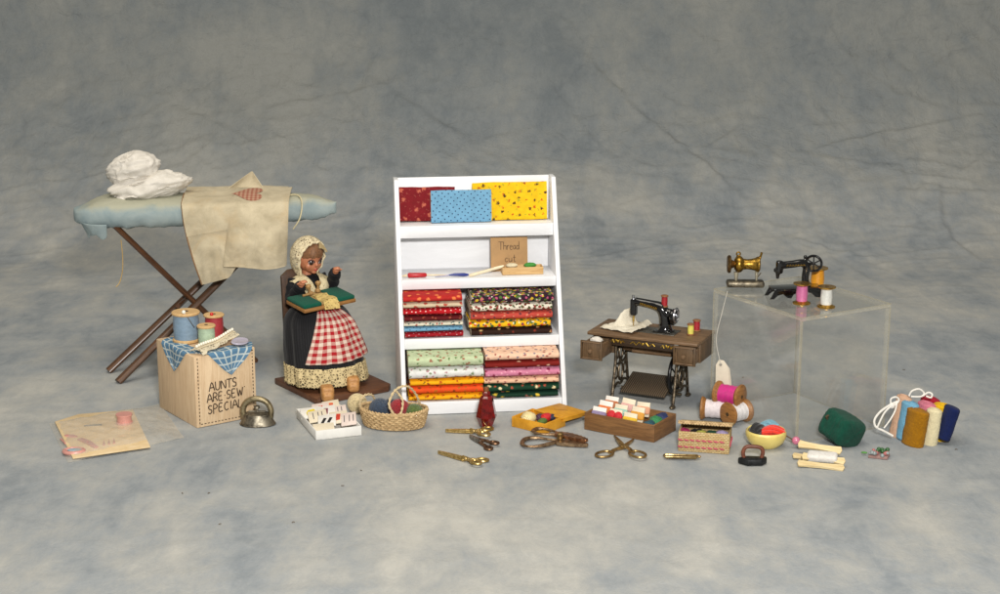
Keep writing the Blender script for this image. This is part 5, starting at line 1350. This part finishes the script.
m.build('flywheel', mat('black_enamel', '#0e0e10', .3, var=.3), ST)
# machine head
blkp = mat('black_japan', '#08080a', .16, var=.4, bump=.03, coat=.6)
stl = metal('nickel', '#77777a', '#c8c8cc', .2, 3.0, .05)
MH = TZ
m = MB(); m.box((.15, .05, MH+.02), (3.3, 1.5, .06), .02); m.build('bed_plate', metal('bed_steel', '#55524c', '#8f8a80', .4, 2.0), ST)
m = MB()
m.box((.85, .05, MH+.1), (1.25, 1.0, .1), .04)
P_ = spline([(.95, .05, MH+.1), (.92, .05, MH+.7), (.86, .05, MH+1.2), (.6, .05, MH+1.62), (.0, .05, MH+1.78), (-.7, .05, MH+1.86), (-1.18, .05, MH+1.9)], 6)
m.tube(P_, [np.interp(k/(len(P_)-1), [0, .1, .3, .5, .7, 1], [.55, .42, .42, .4, .3, .27]) for k in range(len(P_))], 16)
m.box((-1.3, .05, MH+1.5), (.42, .5, 1.15), .1, seg=3)
m.tube([(.95, .05, MH+1.35), (1.35, .05, MH+1.35)], .3, 14)
mh = m.build('machine_head', blkp, ST, remesh=.05, smit=2, ang=180)
m = MB(); m.tube([(-1.35, .05, MH+2.0), (-1.35, .05, MH+2.3)], .09, 8); m.tube([(-1.15, .05, MH+2.0), (-1.15, .05, MH+2.2)], .06, 8); m.build('presser_knob', stl, mh)
m = MB(); m.tube([(-1.3, .05, MH+.95), (-1.3, .05, MH+.5)], .06, 8); m.tube([(-1.3, .05, MH+.55), (-1.3, .05, MH+.2)], .03, 6); m.build('needle', gl, mh)
m = MB(); m.lathe([(.15, -.12), (.5, -.12), (.56, -.05), (.56, .05), (.5, .12), (.15, .12)], 26, Tm(1.5, .05, MH+1.1) @ Rm(R(90), 'Y')); m.build('handwheel', blkp, mh)
m = MB(); torus(m, .48, .07, 26, M=Tm(1.68, .05, MH+1.22) @ Rm(R(90), 'Y')); m.tube([(1.4, .05, MH+1.2), (1.85, .05, MH+1.2)], .14, 10)
for k in range(3): m.tube([(1.68, .05, MH+1.22), (1.68, .05+.46*math.cos(k*2.1+.5), MH+1.22+.46*math.sin(k*2.1+.5))], .05, 6)
m.build('wheel_ring', stl, mh)
m = MB()
for k in range(9):         # worn gilt lettering along the arm
    x = -.72+.14*k; zc = MH+1.84-.022*k; yb = -.27-.012*k
    m.tube(spline([(x-.04, yb, zc-.08), (x+.0, yb-.01, zc+.08), (x+.05, yb, zc-.02), (x+.04, yb, zc-.09)], 3), .018, 5)
m.build('gilt_lettering', gl, mh)
def tspool(label, r, h, c, tcol, M, wm, group=None):
    o = thing('thread_spool', label, 'spool', group=group)
    for z0 in (0, h-.12):
        m = MB(); m.lathe([(r*.75, z0), (r, z0+.03), (r, z0+.09), (r*.75, z0+.12)], 20); m.build('flange', wm, o)
    m = MB(); m.lathe([(r*.78, .1), (r*.84, h/2), (r*.78, h-.1)], 20); m.build('thread', thread('small_thread_'+tcol.strip('#'), tcol), o)
    put(o, M, *c); return o
wsp = wood('small_spool_wood', '#6a4326', '#9a6a44', .5, 'X', 2)
tspool('tiny dark red thread spool standing on top of the black machine arm', .25, .82, (.85, .05, MH+1.72), '#a01420', MT, wsp)
tspool('tiny pale yellow thread spool standing on the sewing table', .25, .8, (2.72, .05, TZ), '#dcd05c', MT, wsp)
tspool('tiny red thread spool on the table behind the yellow one', .27, .8, (2.75, 1.2, TZ), '#a81c28', MT, wsp)
def sewcloth(i, j):
    x = -3.05+2.5*i+.55*(j-.5); y = -1.3+2.5*j-.6*(i-.5)
    rad = math.hypot(i-.5, j-.5)
    z = TZ+.1 + .85*math.exp(-((i-.25-.12*j)/.09)**2)*sm(.1, .75, j)*1.2 + .16*abs(fbm((i*2.6, j*2.6, 6))) + .35*math.exp(-((i-.85)/.14)**2)*sm(.3, 1, j)
    return (x, y, z)
m = MB(); m.grid(sewcloth, 40, 40); o = m.build('sewing_cloth', cloth('muslin_cream', '#d6ccb6', '#e6dfcd', st=.3), None, solid=.03, ang=180); put(o, MT, 0, 0, 0)
tag(o, 'cream white cloth bunched under the needle of the black machine', 'cloth')
# ------------------------------------------------------------------ clear acrylic box
A0, A1, A2 = G(797, 444.5), G(701, 409), G(884, 426.5)
ex = (Vector(A2)-Vector(A0)); AX = ex.length; ez = math.atan2(ex.y, ex.x)
ey = Vector(A1)-Vector(A0); ed_ = ey.length
AB = thing('acrylic_box', 'large clear acrylic cube turned upside down as a display stand', 'display stand', A0, ez)
MA = Tm(*A0) @ Rm(ez, 'Z')
loc1 = MA.inverted() @ A1
SK = loc1.x/ed_    # slight skew of the footprint is ignored: a true rectangle is built
AYL = loc1.y; AH = 7.85; th = .22
pane = clear('acrylic', (.985, .984, .978), 1.0, .05, .045, (.74, .74, .70))
edge = clear('acrylic_edge', (.95, .945, .91), .9, .06, .36, (.62, .59, .50))
def wall(nm, c, d):
    m = MB(); m.box(c, d, 0)
    m.bm.faces.ensure_lookup_table(); am = min(range(3), key=lambda i: d[i])
    for f in m.bm.faces:
        f.normal_update(); n = f.normal; f.material_index = 0 if abs(n[am]) > .9 else 1
    m.build(nm, [pane, edge], AB, smooth=False)
wall('front_wall', (AX/2, th/2, AH/2), (AX, th, AH)); wall('rear_wall', (AX/2, AYL-th/2, AH/2), (AX, th, AH))
wall('side_wall', (th/2, AYL/2, AH/2), (th, AYL-2*th-.006, AH)); wall('side_wall', (AX-th/2, AYL/2, AH/2), (th, AYL-2*th-.006, AH))
wall('top_plate', (AX/2, AYL/2, AH+th/2+.004), (AX, AYL, th))
m = MB()
for a, b in (((0, 0), (0, AYL)), ((0, 0), (AX, 0)), ((AX, 0), (AX, AYL)), ((0, AYL), (AX, AYL))):
    m.tube([(a[0], a[1], AH+th+.004), (b[0], b[1], AH+th+.004)], .035, 6)
for a in ((.02, .02), (AX-.02, .02), (.02, AYL-.02), (AX-.02, AYL-.02)): m.tube([(a[0], a[1], 0), (a[0], a[1], AH)], .05, 6)
m.build('bevelled_rim', clear('acrylic_rim', (.92, .90, .84), .9, .15, .16, (.72, .69, .6)), AB)
AT = AH+th+.01
# price tag hanging at the left
PT = thing('price_tag', 'white string price tag hanging at the left face of the acrylic box', 'tag', at(722, 374, A1.y-1.2))
tp_ = Vector(PT.location)
m = MB(); m.prism([(-.42, -1.6), (.75, -1.6), (.5, .35), (.1, .9), (-.22, .95), (-.42, .6)], .04, Rm(R(84), 'X') , b=.01); m.build('tag_card', mat('tag_card', '#c9bfac', .7, var=.05), PT)
m = MB(); m.lathe([(.1, 0), (.06, .02)], 12, Tm(-.12, -.06, .66) @ Rm(R(84), 'X')); m.build('eyelet', mat('eyelet_grey', '#8a857a', .5), PT)
sp0 = Vector(at(727.5, 291, A1.y-1.1))-tp_
m = MB(); m.tube(spline([sp0, sp0+Vector((-.3, 0, -1.4)), sp0+Vector((-.62, 0, -3.2)), Vector((-.12, -.05, .7))], 8), .02, 6); m.build('string', mat('tag_string', '#c9c4b8', .8), PT)
def atop(u, v): q = G(u, v, AT); return MA.inverted() @ q, q
# ------------------------------------------------------------------ brass toy machine on the box
q = Vector(G(745, 288.5, AT)); GM = thing('brass_toy_machine', 'small brass toy sewing machine on a grey base on the acrylic box', 'sewing machine', q, R(-3))
grb = metal('grey_base_metal', '#4a453c', '#857c6a', .42, 2.5)
bra = metal('old_brass', '#5f4518', '#b8903c', .28, 3.5, .2)
m = MB(); m.box((0, 0, .34), (2.45, .95, .42), .16, seg=3); m.build('base', grb, GM)
X = Tm(0, 0, 1.62) @ Rm(R(90), 'Y')
m = MB(); m.lathe([(.0, -.75), (.32, -.75), (.5, -.62), (.56, -.45), (.52, -.3), (.36, -.15), (.33, .1), (.36, .35), (.42, .6), (.5, .72), (.52, .84), (.4, .92), (0, .95)], 28, X); m.build('barrel', bra, GM)
m = MB(); m.lathe([(0, -1.2), (.52, -1.2), (.6, -1.1), (.56, -.98), (.3, -.92), (.2, -.75)], 28, X); m.build('end_wheel', metal('brown_brass', '#4a3620', '#8a6c42', .35, 4.0), GM)
m = MB(); m.tube([(-.6, 0, .55), (-.6, 0, 1.1)], [.1, .16], 10); m.build('support_post', mat('pale_post', '#b8b09a', .4, metal=.7), GM); m = MB(); m.tube([(.72, 0, .5), (.72, 0, 1.2)], [.07, .12], 10); m.build('support_post', mat('pale_post', '#b8b09a', .4, metal=.7), GM)
m = MB(); torus(m, .12, .05, 16, M=Tm(-.5, 0, 2.3) @ Rm(R(90), 'X')); m.tube([(-.5, 0, 2.0), (-.5, 0, 2.2)], .12, 10); m.build('top_loop', bra, GM)
m = MB(); m.tube([(.82, 0, 1.9), (.95, 0, 2.2), (1.0, 0, 2.42)], [.12, .07, .08], 8); m.build('thread_lever', bra, GM)
# black toy machine
q = Vector(G(797, 296, AT)); KM = thing('black_toy_machine', 'black toy sewing machine with spoked wheel on the acrylic box', 'sewing machine', q, R(10))
m = MB(); sc2 = [(-2.0, 0), (-1.75, 0), (-1.5, .22), (-1.15, .3), (-.85, .05), (-.6, 0), (-.45, .25), (-.1, .4), (.4, .4), (.75, .3), (1.0, .05), (1.3, 0), (1.5, .1), (1.55, .55), (-1.7, .55)]
m.prism(sc2, .06, Tm(0, -.55, 0) @ Rm(R(90), 'X')); m.build('skirt_panel', blkp, KM)
m = MB(); m.prism(sc2, .06, Tm(0, .55, 0) @ Rm(R(90), 'X')); m.build('skirt_panel', blkp, KM)
m = MB(); m.box((-.08, -.03, .58), (3.3, 1.3, .12), .04); m.build('base_plate', blkp, KM)
m = MB()
P_ = spline([(.55, 0, .6), (.5, 0, 1.2), (.55, 0, 1.85), (.25, 0, 2.15), (-.4, 0, 2.1), (-1.2, 0, 2.05)], 6)
m.tube(P_, [np.interp(k/(len(P_)-1), [0, .15, .4, .6, 1], [.36, .24, .26, .25, .24]) for k in range(len(P_))], 14)
m.box((-1.25, 0, 1.95), (.42, .46, .85), .12, seg=3); m.tube([(-1.35, 0, 1.6), (-1.35, 0, 1.2)], [.16, .1], 8); m.ell((-1.5, 0, 1.75), (.14, .16, .16), 10, 8)
m.tube([(.5, 0, 2.1), (.45, 0, 2.55)], [.14, .09], 8); m.ell((.44, 0, 2.55), (.13, .13, .12), 10, 8)
kh = m.build('machine_head', blkp, KM, remesh=.05, smit=2, ang=180)
m = MB()
for k in range(7): m.tube(spline([(-.85+.18*k, -.24, 2.0), (-.8+.18*k, -.25, 2.12), (-.74+.18*k, -.245, 2.04)], 3), .03, 5)
m.build('gilt_trim', metal('dull_gilt', '#6f5a2c', '#b89a58', .35, 5.0), kh)
m = MB(); Xw = Tm(1.0, -.05, 2.1) @ Rm(R(62), 'Z') @ Rm(R(90), 'Y'); torus(m, .5, .085, 26, M=Xw)
for k in range(6): m.tube([(0, 0, 0), (.5*math.cos(k*PI/3), .5*math.sin(k*PI/3), 0)], .045, 6, M=Xw)
m.ell((0, 0, 0), .12, 10, 8, M=Xw); m.tube([(.6, 0, 2.1), (1.0, -.05, 2.1)], .08, 8); m.build('spoked_wheel', blkp, KM)
def gspool(label, u, v, r, h, tcol):
    o = thing('brass_spool', label, 'spool', G(u, v, AT), group='brass spools on the acrylic box')
    gm = metal('brass_flange', '#8a6424', '#d8a848', .24, 4.0, .05)
    for z0, sg in ((0, 1), (h, -1)):
        m = MB(); m.lathe([(r, z0), (r, z0+sg*.07), (r*.8, z0+sg*.12), (r*.55, z0+sg*.2)], 26); m.build('flange', gm, o)
    m = MB(); m.lathe([(r*.2, h), (r*.2, h+.02), (0, h+.02)], 12); m.build('hole', mat('dark_hole', '#3a2a12', .6), o)
    m = MB(); m.lathe([(r*.6, .15), (r*.66, h/2), (r*.6, h-.15)], 26); m.build('thread', thread('brass_spool_thread_'+tcol.strip('#'), tcol, rough=.35), o); return o
gspool('largest brass spool with golden orange thread beside the black machine', 817, 290, .66, 1.5, '#d8921c')
gspool('brass spool with pink thread at the front of the acrylic box', 801.5, 303.5, .56, 1.32, '#c86a98')
gspool('brass spool with white thread beside the pink one', 826, 307, .56, 1.32, '#d8d8d0')
# ------------------------------------------------------------------ three big wooden spools
bsw = wood('big_spool_wood', '#6a4420', '#a8743a', .5, 'X', 1.2)
def bspool(label, near, far, tcol, r=.76, rt=.6):
    a, b = Vector(near), Vector(far); h = (b-a).length
    o = thing('wooden_spool', label, 'spool', group='wooden spools by the acrylic box')
    for z0, z1, z2 in ((0, .16, .36), (h, h-.16, h-.36)):
        m = MB(); m.lathe([(0, z0), (r*.9, z0), (r, z0+(z1-z0)*.3), (r, z1), (rt*.95, z2)], 36); m.build('flange', bsw, o)
    m = MB(); m.lathe([(.13, -.01), (.13, .02)], 14); m.build('hole', mat('dark_hole', '#3a2a12', .6), o)
    m = MB(); m.lathe([(rt*(.97+.03*math.sin(k*1.7)), .3+(h-.6)*k/12) for k in range(13)], 36); m.build('thread', thread('big_thread_'+tcol.strip('#'), tcol, s=40), o)
    mm = lookz(a, b); l, r_, s_ = mm.decompose(); o.location = l; o.rotation_euler = r_.to_euler(); return o
p = G(729, 427); bspool('lower right wooden spool of white thread facing left, under the magenta one', (p.x-.1, p.y+.25, .76), (p.x+1.25, p.y+1.25, .76), '#d8d4d4')
p2 = G(703, 423.5); bspool('lower left wooden spool of white thread behind the woven box', (p2.x-.05, p2.y+.95, .76), (p2.x+1.75, p2.y+.5, .76), '#dcd2d4')
c1 = Vector(at(742, 397, p.y+.9)); bspool('wooden spool of magenta thread lying on the two white spools', c1, c1+Vector((-1.5, 1.0, .0)), '#c4207c', .8, .64)
# ------------------------------------------------------------------ woven box with lid ajar
WVP = G(729, 454.5); wvz = R(-12)
WV = thing('woven_box', 'small woven straw box with pink stitches and lid ajar', 'basket', WVP, wvz); MV = Tm(*WVP) @ Rm(wvz, 'Z')
t = NT('woven_straw'); v = t.coord('UV')
br = t.add('ShaderNodeTexBrick'); br.inputs['Scale'].default_value = 3.2; br.inputs['Mortar Size'].default_value = .03; br.inputs['Color1'].default_value = rgba(hexc('#c8a870')); br.inputs['Color2'].default_value = rgba(hexc('#dcc694')); br.inputs['Mortar'].default_value = rgba(hexc('#8a6c44'))
br.inputs['Brick Width'].default_value = .62; br.inputs['Row Height'].default_value = .34; t.ln(v, br.inputs['Vector'])
cc = t.mix(t.math('MULTIPLY', t.noise(t.coord('Object'), 9, 4), .5), br.outputs['Color'], hexc('#a88a58'))
t.ln(cc, t.b.inputs['Base Color']); t.setb(Roughness=.8); t.bump(t.math('ADD', br.outputs['Fac'], t.math('MULTIPLY', t.noise(t.coord('Object'), 14), -.6)), .8, -.08); wvm = t.m
VL, VD, VH = 3.1, 1.9, 1.28
for c_, d_ in (((-VL/2, .05, VH/2), (VL, .1, VH)), ((-VL/2, VD-.05, VH/2), (VL, .1, VH)), ((-.05, VD/2, VH/2), (.1, VD-.21, VH)), ((-VL+.05, VD/2, VH/2), (.1, VD-.21, VH))):
    m = MB(); m.box(c_, d_, .03); m.build('box_side', wvm, WV)
m = MB(); m.box((-VL/2, VD/2, .06), (VL-.2, VD-.2, .08)); m.build('box_bottom', wvm, WV)
pst = mat('pink_straw', '#b04a5c', .8, var=.2)
for row in range(2):
    for k in range(8):
        m = MB(); x = -.3-.36*k; z = .32+.44*row; m.tube([(x, -.02, z-.03), (x-.18, -.045, z), (x-.3, -.02, z+.03)], [.035, .06, .035], 6); m.build('pink_stitch', pst, WV)
for k in range(4):
    m = MB(); m.tube([(.02, .3+.4*k, .4), (.045, .42+.4*k, .5), (.02, .5+.4*k, .6)], .045, 6); m.build('pink_stitch', pst, WV)
m = MB(); m.box((-VL/2, -VD/2, .07), (VL+.2, VD+.1, .13), .05); lid = m.build('lid', wvm, WV)
lid.location = (.05, VD+.02, VH+.0); lid.rotation_euler = (R(-15), 0, 0)
m = MB()
for k in range(2):
    m.tube([(-VL/2+(VL/2+.08)*a, -VD-.03+.02*math.sin(a*30+k*3), .07+.07*math.sin(a*30+k*3.14)) for a in [x/40 for x in range(-40, 41)]], .06, 6)
m.build('lid_braid', straw, lid)
gw = 'thread bundles in the woven box'
lump('thread_bundle', 'magenta thread bundle at the left inside the woven box', 'thread', (.35, .3, .3), (-2.75, .5, 1.05), MV, thread('bw_magenta', '#a02858', 'X'), gw, .2)
lump('thread_bundle', 'black thread bundle inside the woven box', 'thread', (.5, .35, .3), (-2.0, .6, 1.0), MV, thread('bw_black', '#17151a', 'X'), gw, .2)
lump('thread_bundle', 'yellow green thread bundle at the middle of woven box', 'thread', (.36, .26, .26), (-1.75, .32, 1.08), MV, thread('bw_lime', '#a8a848', 'X'), gw, .2)
lump('thread_bundle', 'dark green thread bundle in the woven box', 'thread', (.4, .3, .26), (-1.1, .5, 1.05), MV, thread('bw_green', '#1f4a38', 'X'), gw, .2)
lump('thread_bundle', 'lilac and white thread bundle at the right in the woven box', 'thread', (.42, .3, .3), (-.5, .38, 1.08), MV, thread('bw_lilac', '#a89ac0', 'X', v=.6), gw, .2)
# ------------------------------------------------------------------ yellow bowl with yarn and a pin
YBp = Vector(G(765.5, 446)); BO = thing('yellow_bowl', 'small pale yellow glazed bowl filled with yarn skeins', 'bowl', YBp); MO = Tm(*YBp)
m = MB(); m.lathe([(0, .05), (.7, .0), (.8, .06), (1.12, .38), (1.27, .75), (1.26, .98), (1.17, 1.08), (1.1, 1.02), (1.14, .8), (1.0, .45), (.6, .2), (0, .16)], 48, wob=lambda a, i: 1+.012*math.sin(a*2+i)); m.build('bowl', mat('yellow_glaze', '#dcc874', .25, var=.08, coat=.4, bump=.06, bs=4), BO)
def skein(label, c, r, L_, colr, rz, M=MO, n=6, group='yarn skeins in the yellow bowl'):
    o = thing('yarn_skein', label, 'yarn', group=group); km = mat('skein_'+colr.strip('#'), colr, .85, var=.25, vs=6, bump=.5, bs=26, sheen=.3)
    m = MB(); rg = random.Random(len(label))
    for k in range(n*2):
        a = 2*PI*k/(n*2); rr_ = r*(.75 if k % 2 else .45)
        P_ = [(-L_/2+L_*t_/10, rr_*math.cos(a+t_*.12)*(.75+.25*math.sin(PI*t_/10)), rr_*math.sin(a+t_*.12)*.8*(.75+.25*math.sin(PI*t_/10))-.18*(2*t_/10-1)**2) for t_ in range(11)]
        m.tube(P_, r*.34, 6)
    m.build('strands', km, o); put(o, M, c[0], c[1], c[2], 0, 0, rz); return o
skein('black yarn skein heaped at the left of the yellow bowl', (-.55, .0, 1.12), .42, 1.0, '#121212', R(60))
skein('orange red yarn skein across the front of the yellow bowl', (.35, -.3, 1.1), .38, 1.35, '#d8301c', R(4))
skein('grey blue yarn skein at the back of the yellow bowl', (.3, .6, 1.18), .36, 1.0, '#6f9cac', R(-20))
PN = thing('bead_pin', 'pink pearl headed pin sticking out of the yellow bowl', 'pin', at(796, 440.5, YBp.y-.4)); pl = Vector(PN.location)
m = MB(); m.ell((0, 0, 0), .26, 20, 14); m.build('bead', mat('pink_pearl', '#c4708c', .2, var=.1, bump=0, coat=.6), PN)
m = MB(); m.tube([(-.2, .02, .05), Vector((YBp.x+.6, YBp.y-.3, 1.12))-pl], .04, 8); m.build('pin_shaft', mat('pin_brown', '#6a4a34', .4, metal=.5), PN)
# ------------------------------------------------------------------ wooden thread winders
def winder(label, u, v, rz, tilt, L_, z, lacew=False):
    o = thing('thread_winder', label, 'thread winder', G(u, v), group='pale wooden thread winders')
    o.location.z = z; o.rotation_euler = (tilt, R(3), rz); pw = wood('winder_wood', '#cdb27c', '#e6d3a6', .6, 'X')
    prof_ = [(-L_/2, -.26), (-L_*.3, -.2), (0, -.17), (L_*.3, -.2), (L_/2, -.28), (L_/2+.1, 0), (L_/2, .26), (L_*.3, .19), (0, .16), (-L_*.3, .19), (-L_/2, .28), (-L_/2-.08, 0)]
    m = MB(); m.prism(prof_, .15, b=.03); m.build('slat', pw, o)
    return o
winder('pale winder slat at the back, raised upright', 819.5, 455, R(-20), R(40), 2.5, .45)
winder('pale winder slat at the front, lowest and nearest the camera', 820.5, 468, R(-11), R(20), 2.6, .1)
winder('pale winder slat lying on top of the front slat', 823, 465, R(-14), R(30), 2.4, .34)
winder('pale winder slat sticking out at the left below the white thread', 812, 460, R(-14), R(8), 2.2, .08)
m = MB(); m.box((0, 0, .48), (1.8, .8, .5), .2, seg=4); o = m.build('wound_thread', thread('white_winding', '#dedad4', 'X', 40), None, G(822, 463.5), (R(14), 0, R(-14))); tag(o, 'white thread wound round the pale wooden winders', 'thread')
# ------------------------------------------------------------------ dark green velvet cushion
gp0 = G(845, 446.5); CU = thing('green_cushion', 'dark green velvet pincushion roll tilted against the acrylic box', 'pincushion', gp0)
dgv = felt('bottle_green_velvet', '#124536', .4)
def cush(i, j):
    a = 2*PI*i; t_ = j*2-1
    e = (1-abs(t_)**9)**.5 if abs(t_) < 1 else 0
    c_, s_ = math.cos(a), math.sin(a)
    x = math.copysign(abs(c_)**.5, c_)*1.14*e*(1+.05*fbm((c_, s_, t_*2))+.03*fbm((c_*6, s_*6, t_*7))); z = math.copysign(abs(s_)**.55, s_)*.92*e*(1+.05*fbm((c_*1.5, s_, t_*2+4)))
    return (x, t_*1.12*(1+.03*fbm((c_*2, s_*2, 8))), z)
m = MB(); m.grid(cush, 96, 60, cu=True, M=Tm(-.12, .55, 1.02) @ Rm(R(24), 'Y') @ Rm(R(35), 'Z')); m.build('velvet_cover', dgv, CU, ang=180)
m = MB(); m.tube(spline([(-1.05, .3, 1.65), (-1.2, .2, 1.85), (-1.05, .2, 1.95)], 4), .07, 6); m.build('loop', mat('brown_loop', '#4a3a24', .9), CU)
# ------------------------------------------------------------------ beaded scrap
BS = thing('beaded_brooch', 'tiny beaded scrap in green, pink and grey', 'brooch', G(877.5, 457), R(-15))
m = MB(); m.prism([(-.55, -.35), (.6, -.42), (.72, .35), (.1, .6), (-.45, .1)], .18, b=.05); m.build('backing', felt('pink_grey_felt', '#9a7a74'), BS)
for nm, cc_, n_, bx in (('green_bead', '#2f5c30', 9, (-.15, .6, .1, .55)), ('pink_bead', '#b06a68', 7, (-.4, .6, -.2, .2)), ('grey_bead', '#8a9494', 7, (-.45, .6, -.42, -.15))):
    mt_ = mat('bead_'+nm, cc_, .25, coat=.4, bump=0)
    for k in range(n_):
        m = MB(); m.ell((rnd.uniform(bx[0], bx[1]), rnd.uniform(bx[2], bx[3]), .25+rnd.uniform(0, .12)+(.03 if nm == 'green_bead' else 0)), rnd.uniform(.09, .14), 10, 8); m.build(nm, mt_, BS)
m = MB(); m.ell((-.8, .2, .15), (.2, .1, .06), 10, 6); m.build('leaf', mat('leaf_green', '#4f8a3c', .6), BS)
# ------------------------------------------------------------------ bundle of felt rolls tied with string
def roll(label, base, top, r, flat, colr, Y, rz=0, swirl=True):
    """upright felt roll from base to top spots of the photograph at depth Y"""
    a, b = Vector(at(base[0], base[1], Y)), Vector(at(top[0], top[1], Y+.15)); h = (b-a).length
    o = thing('felt_roll', label, 'felt', group='coloured felt rolls tied in a bundle'); fm = felt('felt_'+colr.strip('#'), colr, .2)
    m = MB(); n = 80; sd = len(label); rf = random.Random(sd)
    prof_ = [(0, .0), (r*.75, .0), (r*.95, .07)] + [(r*(1+.012*math.sin(k*.11+sd)), .12+(h-.26)*k/n) for k in range(n+1)] + [(r*.94, h-.06), (r*.74, h), (0, h-.02)]
    m.lathe(prof_, 150, sy=flat, wob=lambda an, i: 1+rf.uniform(-.022, .022)+.05*math.sin(an*2+sd)+.055*fbm((math.cos(an)*1.5, math.sin(an)*1.5, i*.05+sd), 3)+.022*fbm((math.cos(an)*6, math.sin(an)*6, i*.28+sd), 3)); m.build('roll', fm, o, ang=70)
    if swirl:
        m = MB(); P_ = [(r*(.1+.62*k/40)*math.cos(k*.35), r*(.1+.62*k/40)*math.sin(k*.35)*flat, h+.0) for k in range(41)]; m.tube(P_, .045, 6); m.build('rolled_edge', fm, o)
    mm = lookz(a, b) ; mm = Tm(*a) @ ((b-a).to_track_quat('Z', 'Y').to_matrix().to_4x4()) @ Rm(rz, 'Z'); l, r_, s_ = mm.decompose(); o.location = l; o.rotation_euler = r_.to_euler(); return o
yb = G(915, 447).y
roll('mustard brown felt roll at the front of the bundle', (912, 446), (919, 409.5), .82, .6, '#97670f', yb+.55)
roll('cream felt roll between the mustard and navy rolls', (929, 446), (935, 409), .48, .85, '#d6cba6', yb+.6)
roll('navy blue felt roll at the right, leaning outward', (942, 439), (953, 406.5), .68, .55, '#14204c', yb+.75, 0, False)
roll('yellow felt roll behind the cream and navy rolls', (938, 442), (942, 404), .62, .8, '#d8ac14', yb+1.6)
roll('pink felt roll behind the mustard and cream rolls', (921, 440), (927.5, 402.5), .7, .6, '#d07a8c', yb+1.75)
roll('sky blue felt roll behind the mustard roll', (904, 440), (911, 402), .7, .6, '#6fa4c0', yb+1.5)
roll('peach beige felt roll at the left end of the bundle', (896, 438), (905, 396), .6, .6, '#cda68a', yb+2.2)
roll('crimson felt roll at the back of the bundle', (925, 436), (931, 397.5), .72, .6, '#98182c', yb+2.8)
TS = thing('tie_string', 'white knotted string looped round the felt roll bundle', 'string', G(892, 440)); tb = Vector(TS.location)
def spt(u, v, Y): return Vector(at(u, v, Y))-tb
stg = mat('white_string', '#e0dcd4', .85, var=.1, vs=8, bump=.5, bs=40)
for nm, pts, rr in (('loop', [(893, 436, yb+.6), (884, 431, yb+.7), (876, 427, yb+.8), (874.5, 420, yb+.9), (880, 412, yb+1.0), (889, 405.5, yb+1.1), (898, 401, yb+1.2)], .1),
                    ('loop', [(884, 428, yb+.6), (890, 420, yb+.7), (895, 411, yb+.9), (897, 403, yb+1.1)], .07), ('loop', [(877, 428, yb+.7), (881, 419, yb+.8), (885, 412, yb+.9), (890, 407, yb+1.0), (893, 404, yb+1.1)], .08),
                    ('loop', [(891, 405, yb+1.1), (891, 399, yb+1.15), (896, 397, yb+1.15), (899, 400, yb+1.15), (896, 404, yb+1.1), (892, 406, yb+1.1)], .08),
                    ('bow', [(909, 396, yb+1.6), (912, 391, yb+1.6), (919, 389, yb+1.6), (924, 393, yb+1.6), (921, 396.5, yb+1.5), (911, 396.5, yb+1.5)], .08),
                    ('bow', [(923, 396, yb+1.5), (928, 392.5, yb+1.5), (932, 394, yb+1.4), (931, 397.5, yb+1.3), (926, 396, yb+1.4)], .08)):
    m = MB(); m.tube(spline([spt(*p_) for p_ in pts], 8), rr*.72, 8); m.build(nm, stg, TS)
m = MB(); m.ell(spt(892, 405.5, yb+1.1), (.2, .16, .2), 12, 8); m.build('knot', stg, TS)
